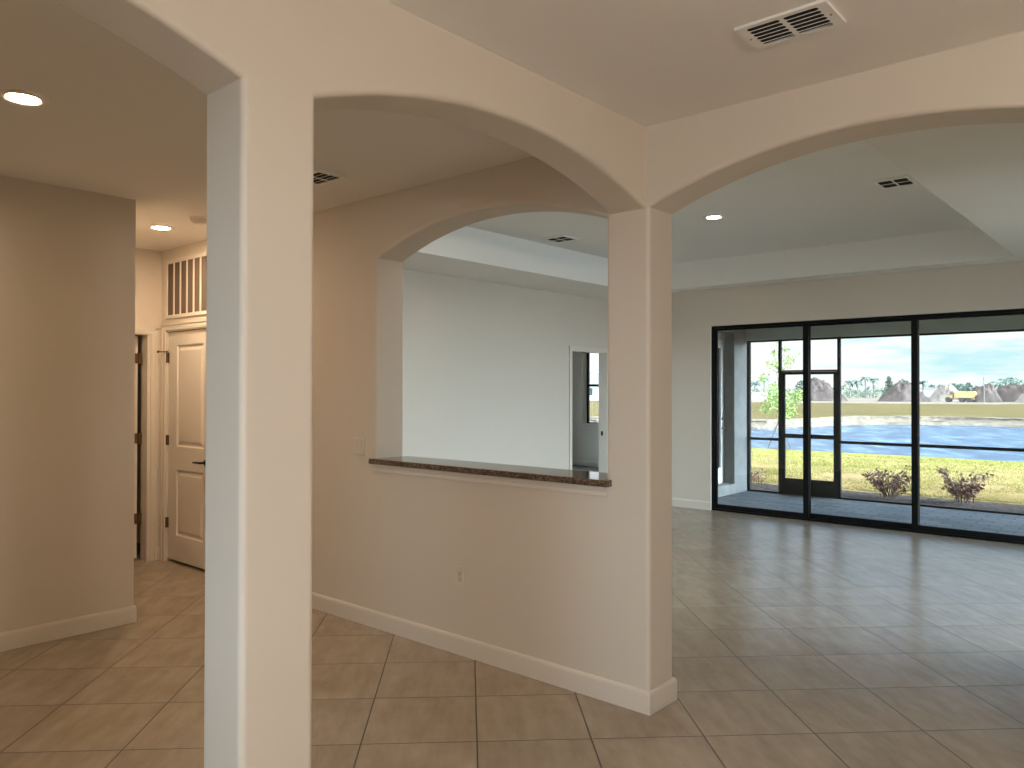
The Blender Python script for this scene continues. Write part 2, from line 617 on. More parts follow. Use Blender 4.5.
# bedroom
BW = (-7.275, 0.835, -4.75, 2.52)
bm = slab([[(-8.4, ZB), (-4.15, ZB), (-4.15, ZTOP), (-8.4, ZTOP)], rect(*BW)], 0.24, lambda s, z, d: (s, 9.5 + d, z), 0.008)
struct(obj('wall_bedroom_north', bm, 'wall'), 'bedroom wall with the window seen through the doorway', 'wall')
BWW = (1.9, 0.3, 9.0, 2.5)  # unseen window put in to brighten the bedroom
bm = slab([[(1.15, ZB), (9.66, ZB), (9.66, ZTOP), (1.15, ZTOP)], rect(*BWW)], 0.15, lambda s, z, d: (-8.2 - d, s, z), 0.003)
struct(obj('wall_bedroom_west', bm, 'wall'), 'far wall of the bedroom beyond the doorway', 'wall')
bm = bmesh.new()
add_box(bm, -8.3, -4.27, 1.1, 1.2, -0.05, 3.2)
struct(obj('wall_bedroom_south', bm, 'wall'), 'near wall of the bedroom behind the great room', 'wall')
bm = bmesh.new()
add_box(bm, -4.30, -4.15, 8.50, 9.66, -0.05, 3.2)
add_box(bm, -4.30, -3.47, 8.36, 8.50, -0.05, 3.2)
struct(obj('wall_bedroom_east', bm, 'wall'), 'bedroom wall beside the lanai', 'wall')
mapL = lambda s, z, d: (-3.29 - d, s, z)
RY0, RY1 = 6.96, 7.934
pl = [(6.031, -0.2), (8.50, -0.2), (8.50, ZTOP), (6.031, ZTOP)]
bm = slab([pl, rect(RY0, 0.10, RY1, 2.384)], 0.17, mapL, 0.012)
struct(obj('wall_lanai', bm, 'stucco'), 'rough pale stucco wall at the left end of the lanai', 'wall')

# ------------------------------------------------------------------ shell: ceilings
bm = bmesh.new()
add_box(bm, -7.2, 6.1, -6.1, 0.1, H, 3.0)
struct(obj('ceiling', bm, 'ceil'), 'flat ceiling of the dining room and the hall', 'ceiling')
tray = [(-3.42, 1.0), (-3.42, 5.59), (0.66, 5.59), (0.66, 1.0)]
bm = slab([[(-4.2, 0.1), (6.1, 0.1), (6.1, 6.0), (-4.2, 6.0)], tray], 0.36, lambda s, z, d: (s, z, HG + d), 0.012)
add_box(bm, -3.6, 0.9, 0.8, 5.8, HT, 3.30)
struct(obj('ceiling_great_room', bm, 'ceil'), 'great room ceiling with a raised tray', 'ceiling')
bm = bmesh.new()
add_box(bm, -8.3, -3.3, 1.1, 9.6, 2.75, 2.95)
struct(obj('ceiling_bedroom', bm, 'ceil'), 'flat ceiling of the bedroom', 'ceiling')
bm = bmesh.new()
add_box(bm, -3.3, 6.15, 6.03, 8.5, 2.70, 2.9)
struct(obj('ceiling_lanai', bm, 'soffit'), 'ceiling over the lanai', 'ceiling')
bm = bmesh.new()
add_box(bm, -3.289, 6.15, 8.32, 8.52, 2.285, 2.75)
struct(obj('trim_1', bm, 'soffit', bevel=0.01), 'grey beam above the lanai screen', 'beam')
bm = bmesh.new()
add_box(bm, -9.0, 6.7, -6.7, 9.95, 3.33, 3.5)
struct(obj('roof', bm, 'roofgrey'), 'roof slab over the house', 'roof')

# ------------------------------------------------------------------ baseboards
def baseboard(name, path, label):
    bm = bmesh.new()
    sweep(bm, path, base_prof())
    return struct(obj(name, bm, 'trim'), label, 'baseboard')


baseboard('baseboard_north', [(-4.03, 0), (XW, 0), (XW, TC), (-4.12, TC)], 'white baseboard along the wall under the pass-through')
baseboard('baseboard_hall', [(XD, -6), (XD, YD), (XE, YD)], 'white baseboard of the plain wall at far left')
baseboard('baseboard_column', [(0, -2.0587), (0, -1.826), (-TA, -1.826), (-TA, -2.0587), (0, -2.0587)], 'white baseboard around the foot of the near column')
baseboard('baseboard_hall_end', [(XE, -0.03), (XE, 0.0), (-4.965, 0.0)], 'short white baseboard in the hall corner')
baseboard('baseboard_great_room_west', [(XG, 0.23), (XG, 4.897)], 'white baseboard of the great room wall')
baseboard('baseboard_great_room_corner', [(XG, 5.825), (XG, YH), (SX0 + 0.001, YH)], 'white baseboard left of the sliding door')
baseboard('baseboard_great_room_north', [(SX1, YH), (6.0, YH)], 'white baseboard right of the sliding door')
baseboard('baseboard_east_pier', [(1.86, TC), (1.86, 0), (6.0, 0)], 'white baseboard at the far side of the wide arch')
baseboard('baseboard_bedroom', [(-8.2, 1.3), (-8.2, 9.5), (-4.32, 9.5)], 'white baseboard under the bedroom window')

# ------------------------------------------------------------------ pass-through ledge
bm = bmesh.new()
pts = [(-1.973, TC + 0.035), (-1.973, -0.0012), (-2.005, -0.0012), (-2.005, -0.042), (-0.192, -0.042), (-0.192, -0.0012), (-0.227, -0.0012), (-0.227, TC + 0.035)]
slab([pts], 0.033, lambda s, z, d: (s, z, 1.0405 + d), 0.004, 3, bm)
tag(obj('countertop', bm, 'granite'), 'brown speckled granite ledge in the arched pass-through', 'countertop')
bm = bmesh.new()
sweep(bm, [(-1.995, 0), (-0.214, 0)], [(-0.001, 0.990), (0.009, 0.990), (0.011, 0.995), (0.011, 1.012), (0.016, 1.018), (0.019, 1.024), (0.019, 1.0385), (-0.001, 1.0385)])
struct(obj('trim_2', bm, 'trim'), 'white moulding under the granite ledge', 'trim')

# ------------------------------------------------------------------ doors of the hall
def casing_bm(bm, face, s0, s1, ztop, w=0.062, t=0.016):
    """flat casing around an opening; face(s, z, d): d out of the wall"""
    for a, b, c, d in ((s0 - w, s0, 0.0, ztop + w), (s1, s1 + w, 0.0, ztop + w), (s0, s1, ztop, ztop + w)):
        for e0, e1, tt in ((a, b, t * 0.65),):
            vs = [Vector(face(x, z, dd)) for x in (e0, e1) for z in (c, d) for dd in (0.0005, tt)]
            xs = sorted({round(v.x, 6) for v in vs}); ys = sorted({round(v.y, 6) for v in vs}); zs = sorted({round(v.z, 6) for v in vs})
            add_box(bm, xs[0], xs[-1], ys[0], ys[-1], zs[0], zs[-1])
    # raised outer band
    for a, b, c, d in ((s0 - w, s0 - w + 0.02, 0.0, ztop + w), (s1 + w - 0.02, s1 + w, 0.0, ztop + w), (s0 - w, s1 + w, ztop + w - 0.02, ztop + w)):
        vs = [Vector(face(x, z, dd)) for x in (a, b) for z in (c, d) for dd in (t * 0.6, t)]
        xs = [v.x for v in vs]; ys = [v.y for v in vs]; zs = [v.z for v in vs]
        add_box(bm, min(xs), max(xs), min(ys), max(ys), min(zs), max(zs))


def panel_leaf(x0, x1, z0, z1, y0, t, panels):
    """door leaf in the plane y=y0 (front) with recessed moulded panels on the front"""
    bm = bmesh.new()
    loops = [[(x0, z0), (x1, z0), (x1, z1), (x0, z1)]] + [rect(*p) for p in panels]
    slab(loops, t, lambda s, z, d: (s, y0 + d, z), 0.0, bm=bm)
    for a, b, c, d in panels:
        e = 0.022
        rings = []
        for o, dep in ((0.0, 0.0), (0.010, 0.011), (0.022, 0.012), (0.045, 0.004), (0.05, 0.003)):
            rings.append([bm.verts.new((sx, y0 + dep, sz)) for sx, sz in ((a + o, b + o), (c - o, b + o), (c - o, d - o), (a + o, d - o))])
        for p, q in zip(rings, rings[1:]):
            for i in range(4):
                j = (i + 1) % 4
                bm.faces.new((p[i], p[j], q[j], q[i]))
        bm.faces.new(rings[-1])
    return bm


d2 = empty('door_2', (-4.5, 0, 0))
struct(d2, 'closed two-panel white door in the hall below the grille', 'door')
bm = bmesh.new()
casing_bm(bm, lambda s, z, d: (s, -d, z), -4.895, -4.105, 2.030)
obj('casing', bm, 'trim', d2)
bm = bmesh.new()
for b in ((-4.904, -4.886, 0.0, TC, 0, 2.034), (-4.114, -4.096, 0.0, TC, 0, 2.034), (-4.886, -4.114, 0.0, TC, 2.016, 2.034)):
    add_box(bm, *b)
obj('jamb', bm, 'trim', d2)
lf = obj('door_leaf', panel_leaf(-4.882, -4.118, 0.024, 2.012, 0.018, 0.035,
                                 [(-4.725, 1.015, -4.255, 1.895), (-4.725, 0.242, -4.255, 0.815)]), 'door', d2)
for z in (1.79, 1.065, 0.34):
    bm = bmesh.new()
    tube(bm, [(-4.884, 0.004, z - 0.045), (-4.884, 0.004, z + 0.045)], 0.0075, 12)
    add_box(bm, -4.902, -4.866, 0.010, 0.0175, z - 0.045, z + 0.045)
    h = obj('hinge', bm, 'hinge', d2, smooth=True)
    if z > 1.7:
        bm = bmesh.new()
        tube(bm, [(-4.884, 0.004, z + 0.047), (-4.884, 0.004, z + 0.06)], 0.009, 10)
        tube(bm, [(-4.884, 0.003, z + 0.053), (-4.905, -0.03, z + 0.053), (-4.93, -0.05, z + 0.053)], 0.005, 8)
        tube(bm, [(-4.93, -0.05, z + 0.053), (-4.938, -0.053, z + 0.053)], 0.011, 10)
        obj('door_stop', bm, 'hinge', h, smooth=True)
bm = bmesh.new()
lathe(bm, [(0, 0), (0.028, 0), (0.028, 0.006), (0.024, 0.009), (0, 0.009)], n=24)
bmesh.ops.rotate(bm, verts=bm.verts, matrix=Matrix.Rotation(R(90), 3, 'X'))
bmesh.ops.translate(bm, verts=bm.verts, vec=(-4.205, 0.0175, 0.905))
tube(bm, [(-4.205, 0.012, 0.905), (-4.205, -0.035, 0.905)], 0.009, 12)
tube(bm, [(-4.20, -0.036, 0.905), (-4.25, -0.038, 0.906), (-4.30, -0.036, 0.904), (-4.335, -0.030, 0.901)], [0.010, 0.009, 0.008, 0.007], 12)
obj('lever_handle', bm, 'lever', d2, smooth=True)

# open doorway at the end of the hall
d3 = empty('door_3', (XE, -0.5, 0))
struct(d3, 'open doorway at the end of the hall with its door swung away', 'door')
bm = bmesh.new()
casing_bm(bm, lambda s, z, d: (XE + d, s, z), -0.875, -0.092, 1.995, 0.058)
obj('casing', bm, 'trim', d3)
bm = bmesh.new()
for b in ((-5.11, XE, -0.889, -0.872, 0, 2.004), (-5.11, XE, -0.120, -0.0905, 0, 2.004), (-5.11, XE, -0.872, -0.120, 1.988, 2.004)):
    add_box(bm, *b)
obj('jamb', bm, 'trim', d3)
bm = bmesh.new()
add_box(bm, -5.86, -5.10, -0.192, -0.157, 0.02, 1.98)
lf3 = obj('door_leaf', bm, 'door', d3, bevel=0.002)
for z in (1.785, 1.077, 0.37):
    bm = bmesh.new()
    add_box(bm, -5.0995, -5.094, -0.190, -0.159, z - 0.045, z + 0.045)
    tube(bm, [(-5.092, -0.150, z - 0.045), (-5.092, -0.150, z + 0.045)], 0.0075, 12)
    add_box(bm, -5.096, -5.090, -0.148, -0.1205, z - 0.045, z + 0.045)
    obj('hinge', bm, 'hinge', d3, smooth=True)

# narrow doorway to the bedroom
d4 = empty('door_4', (XG, 5.28, 0))
struct(d4, 'narrow white-trimmed doorway in the great room wall', 'door')
bm = bmesh.new()
casing_bm(bm, lambda s, z, d: (XG + d, s, z), 4.961, 5.759, 2.022, 0.062)
casing_bm(bm, lambda s, z, d: (XG - 0.12 - d, s, z), 4.961, 5.759, 2.022, 0.062)
obj('casing', bm, 'trim', d4)
bm = bmesh.new()
for b in ((XG - 0.12, XG, 4.949, 4.963, 0, 2.034), (XG - 0.12, XG, 5.757, 5.771, 0, 2.034), (XG - 0.12, XG, 4.963, 5.757, 2.020, 2.034)):
    add_box(bm, *b)
obj('jamb', bm, 'trim', d4)
bm = bmesh.new()
add_box(bm, XG - 0.09, XG - 0.055, 5.7545, 5.7568, 0.885, 0.945)
obj('strike_plate', bm, 'lever', d4)

# ------------------------------------------------------------------ return air grille over the hall door
gr = tag(empty('return_grille', (-4.5, 0, 2.39)), 'large return air grille with vertical slats above the hall door', 'grille')
gx0, gx1, gz0, gz1 = -4.885, -4.065, 2.128, 2.642
bm = slab([[(gx0, gz0), (gx1, gz0), (gx1, gz1), (gx0, gz1)], rect(gx0 + 0.032, gz0 + 0.032, gx1 - 0.032, gz1 - 0.032)], 0.010,
          lambda s, z, d: (s, -0.0125 + d, z), 0.003, 3)
obj('grille_frame', bm, 'trim', gr)
bm = bmesh.new()
add_box(bm, gx0 + 0.02, gx1 - 0.02, -0.0022, -0.0012, gz0 + 0.02, gz1 - 0.02)
obj('filter', bm, 'filter', gr)
x = gx0 + 0.032 + 0.118
while x < gx1 - 0.05:
    bm = bmesh.new()
    add_box(bm, x - 0.009, x + 0.009, -0.0115, -0.0028, gz0 + 0.030, gz1 - 0.030)
    obj('slat', bm, 'trim', gr, bevel=0.002)
    x += 0.118

# ------------------------------------------------------------------ electrical plates
sw = tag(empty('light_switch', (-2.155, 0, 1.141)), 'almond double light switch plate left of the granite ledge', 'light switch')
bm = slab([[(-2.213, 1.083), (-2.097, 1.083), (-2.097, 1.199), (-2.213, 1.199)],
           rect(-2.197, 1.106, -2.162, 1.176), rect(-2.150, 1.106, -2.115, 1.176)], 0.007, lambda s, z, d: (s, -0.0078 + d, z), 0.003, 3)
obj('cover_plate', bm, 'plastic', sw)
for x0 in (-2.196, -2.149):
    bm = bmesh.new()
    y = [-0.0095, -0.0055, -0.0095]
    vs = []
    for z, yy in ((1.107, -0.0055), (1.141, -0.0068), (1.175, -0.0105)):
        vs.append([bm.verts.new((x0, yy, z)), bm.verts.new((x0 + 0.033, yy, z)), bm.verts.new((x0 + 0.033, -0.001, z)), bm.verts.new((x0, -0.001, z))])
    for a, b in zip(vs, vs[1:]):
        for i in range(4):
            bm.faces.new((a[i], a[(i + 1) % 4], b[(i + 1) % 4], b[i]))
    bm.faces.new(vs[0]); bm.faces.new(vs[-1])
    obj('rocker', bm, 'plastic', sw)
ou = tag(empty('wall_outlet', (-1.224, 0, 0.446)), 'almond duplex power outlet low on the wall under the ledge', 'outlet')
bm = slab([[(-1.260, 0.388), (-1.188, 0.388), (-1.188, 0.504), (-1.260, 0.504)], rect(-1.2405, 0.4125, -1.2075, 0.4795)], 0.006,
          lambda s, z, d: (s, -0.0068 + d, z), 0.0025, 3)
obj('cover_plate', bm, 'plastic', ou)
for zc in (0.430, 0.462):
    bm = bmesh.new()
    add_box(bm, -1.2395, -1.2085, -0.0072, -0.001, zc - 0.0145, zc + 0.0145)
    rc = obj('receptacle', bm, 'plastic', ou, bevel=0.003)
    bm = bmesh.new()
    for sx, hh in ((-1.2305, 0.0045), (-1.2175, 0.0038)):
        add_box(bm, sx - 0.0014, sx + 0.0014, -0.0078, -0.0072, zc + 0.001 - hh + 0.002, zc + 0.001 + hh + 0.002)
    tube(bm, [(-1.224, -0.0078, zc - 0.008), (-1.224, -0.0072, zc - 0.008)], 0.0025, 10)
    obj('slots', bm, 'slot', rc)

# ------------------------------------------------------------------ ceiling registers
def rounded_slot(s0, z0, s1, z1, n=5):
    r = min((z1 - z0) / 2 * 0.98, 0.011)
    pts = []
    for cs, cz, a0 in ((s0 + r, z0 + r, 1.5), (s0 + r, z1 - r, 1.0), (s1 - r, z1 - r, 0.5), (s1 - r, z0 + r, 0.0)):
        pts += [(cs + r * math.cos(a), cz + r * math.sin(a)) for a in [PI * (a0 - 0.5 * i / n) for i in range(n + 1)]]
    return pts   # clockwise


def register(name, x0, x1, y0, y1, z, label, nslot=6):
    root = tag(empty(name, ((x0 + x1) / 2, (y0 + y1) / 2, z)), label, 'air vent', 'ceiling air vents')
    ex, ey, bar = (0.034, 0.016, 0.014) if nslot > 3 else (0.024, 0.030, 0.014)
    xm = (x0 + x1) / 2
    holes = []
    ph_ = (y1 - y0 - 2 * ey) / nslot
    for a, b in ((x0 + ex, xm - bar / 2), (xm + bar / 2, x1 - ex)):
        for k in range(nslot):
            yy = y0 + ey + k * ph_
            holes.append(rounded_slot(a, yy + ph_ * 0.06, b, yy + ph_ * 0.94))
    bm = slab([[(x0, y0), (x1, y0), (x1, y1), (x0, y1)]] + holes, 0.0015, lambda s, t, d: (s, t, z - 0.012 + d), 0.0)
    obj('face_plate', bm, 'white_metal', root)
    bm = slab([[(x0, y0), (x1, y0), (x1, y1), (x0, y1)], rect(x0 + 0.012, y0 + 0.012, x1 - 0.012, y1 - 0.012)], 0.0105,
              lambda s, t, d: (s, t, z - 0.0115 + d))
    obj('flange', bm, 'white_metal', root)
    bm = bmesh.new()
    add_box(bm, x0 + 0.013, x1 - 0.013, y0 + 0.013, y1 - 0.013, z - 0.0025, z - 0.001)  # black sheet standing in for the shade inside the duct
    obj('duct_shade', bm, 'duct', root)
    for xs in (x0 + 0.017, x1 - 0.017):
        bm = bmesh.new()
        lathe(bm, [(0, -0.0155), (0.003, -0.0150), (0.0048, -0.0122), (0, -0.0122)], (xs, (y0 + y1) / 2, z), 12)
        obj('screw', bm, 'nickel', root, smooth=True)
    return root


register('air_vent', 0.754, 1.061, -0.672, -0.478, H, 'large slotted vent in the dining ceiling at upper right')
register('air_vent', 0.090, 0.345, 3.125, 3.415, HT, 'slotted vent near the right edge of the tray ceiling', 2)
register('air_vent', -3.240, -2.950, 3.22, 3.50, HT, 'slotted vent on the tray ceiling seen through the pass-through', 2)
register('air_vent', -2.02, -1.735, -0.605, -0.42, H, 'slotted vent in the hall ceiling just right of the near column', 4)

# ------------------------------------------------------------------ recessed lights, smoke detector
def downlight(x, y, z, label, mat, r=0.095):
    root = tag(empty('recessed_downlight', (x, y, z)), label, 'ceiling light', 'recessed ceiling lights')
    bm = bmesh.new()
    lathe(bm, [(r, -0.0008), (r, -0.005), (r * 0.93, -0.010), (r * 0.74, -0.012), (r * 0.66, -0.008), (r * 0.66, -0.0008)], (x, y, z))
    obj('trim_ring', bm, 'white_metal', root, smooth=True)
    bm = bmesh.new()
    lathe(bm, [(0, -0.0065), (r * 0.655, -0.0062), (r * 0.655, -0.002), (0, -0.002)], (x, y, z))
    obj('lens', bm, mat, root)
    return root


downlight(-1.79, -2.05, H, 'glowing recessed light in the ceiling at the far left', 'lampwarm')
downlight(-3.96, -0.475, H, 'glowing recessed light in the hall ceiling above the grille', 'lamphall')
downlight(-1.395, 3.47, HT, 'glowing recessed light in the great room tray ceiling', 'lampgreat')
ADDED_LAMPS = [(2.4, -3.7), (4.4, -1.6), (4.4, -3.7), (1.0, -4.1)]  # unseen lamps added to light the dining room
for (x, y) in ADDED_LAMPS:
    downlight(x, y, H, 'added recessed light, unseen, in the dining room ceiling behind the viewer', 'lampadded')
for (x, y) in [(-2.25, 1.5), (-1.38, 1.62), (-0.4, 1.5)]:  # unseen lamps added to brighten the great room
    downlight(x, y, HT, 'added recessed light in the near part of the great room tray, out of view', 'lampgreat')

pl_ = tag(empty('pendant_lamp', (3.4, -2.5, H)), 'glowing globe pendant lamp of the dining room, out of view', 'pendant lamp')
bm = bmesh.new()
lathe(bm, [(0.0, -0.001), (0.06, -0.001), (0.06, -0.02), (0.012, -0.03), (0.004, -0.035), (0.004, -0.32), (0.03, -0.34), (0.045, -0.38), (0.0, -0.38)], (3.4, -2.5, H), 20)
obj('rod', bm, 'nickel', pl_, smooth=True)
bm = bmesh.new()
lathe(bm, [(0.0, -0.385), (0.04, -0.385)] + [(0.15 * math.sin(a), -0.525 + 0.15 * math.cos(a)) for a in [0.3 + (PI - 0.3) * i / 16 for i in range(16)]] + [(0, -0.675)], (3.4, -2.5, H), 28)
obj('globe', bm, 'lampglobe', pl_, smooth=True)
sd = tag(empty('smoke_detector', (-3.44, -0.43, H)), 'round smoke detector on the hall ceiling beside the near column', 'smoke detector')
bm = bmesh.new()
lathe(bm, [(0.072, -0.0008), (0.072, -0.010), (0.066, -0.012)], (-3.44, -0.43, H))
obj('mounting_base', bm, 'white_metal', sd, smooth=True)
bm = bmesh.new()
lathe(bm, [(0.063, -0.0125), (0.064, -0.022), (0.056, -0.034), (0.036, -0.040), (0.034, -0.038), (0.028, -0.038), (0.026, -0.041), (0, -0.042)], (-3.44, -0.43, H))
obj('cover', bm, 'plastic', sd, smooth=True)

# ------------------------------------------------------------------ sliding glass door
d1 = empty('door_1', (-0.32, 5.95, 0))
struct(d1, 'wide black-framed sliding glass door to the lanai', 'door')
fy0, fy1 = YH + 0.012, YH + 0.125
bm = bmesh.new()
for b in ((SX0 + 0.001, SX0 + 0.032, fy0, fy1, 0.001, SZ - 0.001), (SX1 - 0.032, SX1 - 0.001, fy0, fy1, 0.001, SZ - 0.001),
          (SX0 + 0.032, SX1 - 0.032, fy0, fy1, SZ - 0.030, SZ - 0.001), (SX0 + 0.032, SX1 - 0.032, fy0, fy1, 0.001, 0.024)):
    add_box(bm, *b)
obj('door_frame', bm, 'bronze', d1, bevel=0.002)
pan = [(-2.606, -1.426, 0), (-1.489, -0.268, 1), (-0.331, 0.880, 0), (0.817, 1.967, 1)]
for a, b, k in pan:
    y0 = fy0 + 0.012 + 0.05 * k
    y1 = y0 + 0.036
    z0, z1 = 0.026, SZ - 0.032
    sash = slab([[(a, z0), (b, z0), (b, z1), (a, z1)], rect(a + (0.035 if a < -2.5 else 0.063), z0 + 0.056, b - 0.063, z1 - 0.026)], 0.036, lambda s, z, d: (s, y0 + d, z), 0.003, 2)
    so = obj('sash', sash, 'bronze', d1)
    bm = bmesh.new()
    add_box(bm, a + 0.03, b - 0.05, y0 + 0.016, y0 + 0.0165, z0 + 0.05, z1 - 0.02)
    obj('glass_pane', bm, 'glass', so)
    if a < -2.5:
        bm = bmesh.new()
        add_box(bm, a + 0.006, a + 0.030, y0 - 0.008, y0 - 0.0005, 0.86, 1.06)
        tube(bm, [(a + 0.03, y0 - 0.012, 0.93), (a + 0.055, y0 - 0.02, 0.93)], 0.008, 8)
        obj('latch_handle', bm, 'bronze', so)

# ------------------------------------------------------------------ lanai: french door in the stucco wall
d5 = empty('door_5', (-3.45, 7.45, 0.1))
struct(d5, 'white full-glass door in the stucco wall of the lanai', 'door')
bm = slab([[(RY0 - 0.02, 0.09), (RY1 + 0.02, 0.09), (RY1 + 0.02, 2.40), (RY0 - 0.02, 2.40)], rect(RY0 + 0.035, 0.102, RY1 - 0.02, 2.29)], 0.05, lambda s, z, d: (-3.4605 - d, s, z), 0.0)
obj('door_frame', bm, 'trim', d5)
bm = slab([[(RY0 + 0.038, 0.105), (RY1 - 0.023, 0.105), (RY1 - 0.023, 2.287), (RY0 + 0.038, 2.287)], rect(RY0 + 0.16, 0.335, RY1 - 0.098, 2.16)], 0.042, lambda s, z, d: (-3.463 - d, s, z), 0.004, 2)
lf5 = obj('door_leaf', bm, 'white_metal', d5)
bm = bmesh.new()
add_box(bm, -3.487, -3.486, RY0 + 0.15, RY1 - 0.090, 0.325, 2.17)
obj('glass_pane', bm, 'glass', lf5)
bm = bmesh.new()
tube(bm, [(-3.463, RY1 - 0.058, 0.94), (-3.41, RY1 - 0.058, 0.94)], 0.010, 10)
tube(bm, [(-3.415, RY1 - 0.054, 0.94), (-3.412, RY1 - 0.19, 0.94)], 0.009, 10)
obj('lever_handle', bm, 'nickel', lf5, smooth=True)
bm = bmesh.new()
tube(bm, [(-3.4625, RY1 - 0.058, 1.08), (-3.44, RY1 - 0.058, 1.08)], 0.024, 18)
obj('deadbolt', bm, 'nickel', lf5, smooth=True)

# ------------------------------------------------------------------ lanai: insect screen and its door
se = tag(empty('screen_enclosure', (0, YS, ZL)), 'black framed insect screen along the outer edge of the lanai', 'screen')


def frame_box(name, x0, x1, z0, z1, parent, y0=YS - 0.025, y1=YS + 0.025):
    bm = bmesh.new()
    add_box(bm, x0, x1, y0, y1, z0, z1)
    return obj(name, bm, 'screenframe', parent, bevel=0.002)


ZR = 2.284
for a, b in ((-3.288, -3.245), (-2.792, -2.752), (-1.923, -1.882), (1.10, 1.15), (3.4, 3.45), (5.9, 5.95)):
    frame_box('post', a, b, ZL + 0.0005, ZR - 0.001, se)
XR = [(-3.245, -2.792), (-1.882, 1.10), (1.15, 3.4), (3.45, 5.9)]
frame_box('threshold', -2.752, -1.923, ZL + 0.0005, ZL + 0.010, se)
for a, b in XR:
    frame_box('bottom_rail', a, b, ZL + 0.0005, ZL + 0.026, se)
    frame_box('middle_rail', a, b, 0.748, 0.788, se)
    frame_box('top_rail', a, b, ZR - 0.026, ZR - 0.001, se)
frame_box('top_rail', -2.752, -1.923, ZR - 0.026, ZR - 0.001, se)
frame_box('door_header', -2.752, -1.923, 1.795, 1.817, se)
for a, b, c, d in [(a, b, ZL + 0.026, 0.748) for a, b in XR] + [(a, b, 0.788, ZR - 0.026) for a, b in XR] + [(-2.752, -1.923, 1.817, ZR - 0.026)]:
    bm = bmesh.new()
    add_box(bm, a - 0.004, b + 0.004, YS - 0.0006, YS + 0.0006, c - 0.004, d + 0.004)
    obj('screen_mesh', bm, 'mesh', se)
sdr = tag(empty('screen_door', (-2.34, YS, ZL)), 'black screen door with a solid kick plate at the lanai edge', 'screen door')
dx0, dx1 = -2.750, -1.925
for a, b in ((dx0, dx0 + 0.055), (dx1 - 0.055, dx1)):
    frame_box('stile', a, b, ZL + 0.012, 1.793, sdr, YS - 0.016, YS + 0.016)
frame_box('top_rail', dx0 + 0.055, dx1 - 0.055, 1.750, 1.793, sdr, YS - 0.016, YS + 0.016)
frame_box('middle_rail', dx0 + 0.055, dx1 - 0.055, 0.800, 0.862, sdr, YS - 0.016, YS + 0.016)
frame_box('kick_plate', dx0 + 0.055, dx1 - 0.055, ZL + 0.012, 0.195, sdr, YS - 0.014, YS + 0.014)
for c, d in ((0.195, 0.800), (0.862, 1.750)):
    bm = bmesh.new()
    add_box(bm, dx0 + 0.05, dx1 - 0.05, YS - 0.0006, YS + 0.0006, c - 0.004, d + 0.004)
    obj('screen_mesh', bm, 'mesh', sdr)
bm = bmesh.new()
add_box(bm, dx0 + 0.012, dx0 + 0.043, YS - 0.022, YS - 0.0165, 0.83, 0.95)
tube(bm, [(dx0 + 0.028, YS - 0.045, 0.84), (dx0 + 0.028, YS - 0.050, 0.89), (dx0 + 0.028, YS - 0.045, 0.94)], 0.007, 8)
tube(bm, [(dx0 + 0.028, YS - 0.021, 0.845), (dx0 + 0.028, YS - 0.046, 0.845)], 0.006, 8)
tube(bm, [(dx0 + 0.028, YS - 0.021, 0.935), (dx0 + 0.028, YS - 0.046, 0.935)], 0.006, 8)
obj('pull_handle', bm, 'lever', sdr)


# ------------------------------------------------------------------ windows
def window(name, s0, z0, s1, z1, fmap, label, depth=0.05, mid=None, rail=None, w=0.045, back=0.085):
    root = struct(empty(name, fmap((s0 + s1) / 2, (z0 + z1) / 2, 0.1)), label, 'window')
    bm = slab([[(s0 + 0.001, z0 + 0.001), (s1 - 0.001, z0 + 0.001), (s1 - 0.001, z1 - 0.001), (s0 + 0.001, z1 - 0.001)], rect(s0 + w, z0 + w, s1 - w, z1 - w)], depth,
              lambda s, z, d: fmap(s, z, back + d))
    fr = obj('window_frame', bm, 'bronze', root)

    def bar(nm, a, b, c, d):
        bm = bmesh.new()
        vs = [Vector(fmap(s, z, t)) for s in (a, b) for z in (c, d) for t in (back + 0.005, back + 0.045)]
        add_box(bm, min(v.x for v in vs), max(v.x for v in vs), min(v.y for v in vs), max(v.y for v in vs), min(v.z for v in vs), max(v.z for v in vs))
        return obj(nm, bm, 'bronze', root)
    for q in (mid or []):
        bar('mullion', q - 0.03, q + 0.03, z0 + w, z1 - w)
    if rail:
        cuts = [s0 + w] + [v for q in (mid or []) for v in (q - 0.03, q + 0.03)] + [s1 - w]
        for a, b in zip(cuts[::2], cuts[1::2]):
            bar('meeting_rail', a, b, rail - 0.022, rail + 0.022)
    bm = bmesh.new()
    vs = [Vector(fmap(s, z, t)) for s in (s0 + w - 0.004, s1 - w + 0.004) for z in (z0 + w - 0.004, z1 - w + 0.004) for t in (back + 0.0245, back + 0.0255)]
    add_box(bm, min(v.x for v in vs), max(v.x for v in vs), min(v.y for v in vs), max(v.y for v in vs), min(v.z for v in vs), max(v.z for v in vs))
    obj('glass_pane', bm, 'glass', root)
    return root


mapBW = lambda s, z, d: (s, 9.5 + d, z)
w1 = window('window_1', *BW, mapBW, 'bedroom window with a dark meeting rail seen through the narrow doorway', mid=[-6.41, -5.57], rail=1.612, w=0.034, back=0.17)
bm = bmesh.new()
add_box(bm, BW[0] - 0.03, BW[2] + 0.03, 9.46, 9.669, BW[1] - 0.012, BW[1] + 0.014)
obj('window_sill', bm, 'trim', w1, bevel=0.004)
window('window_2', *SW[0], lambda s, z, d: (s, SY - d, z), 'front window behind the viewer in the dining room')
window('window_3', *EW[0], lambda s, z, d: (6.0 + d, s, z), 'added side window, unseen, lighting the great room', mid=[3.75])
window('window_4', *BWW, lambda s, z, d: (-8.2 - d, s, z), 'added side window, unseen, lighting the bedroom', mid=[4.3, 6.6])

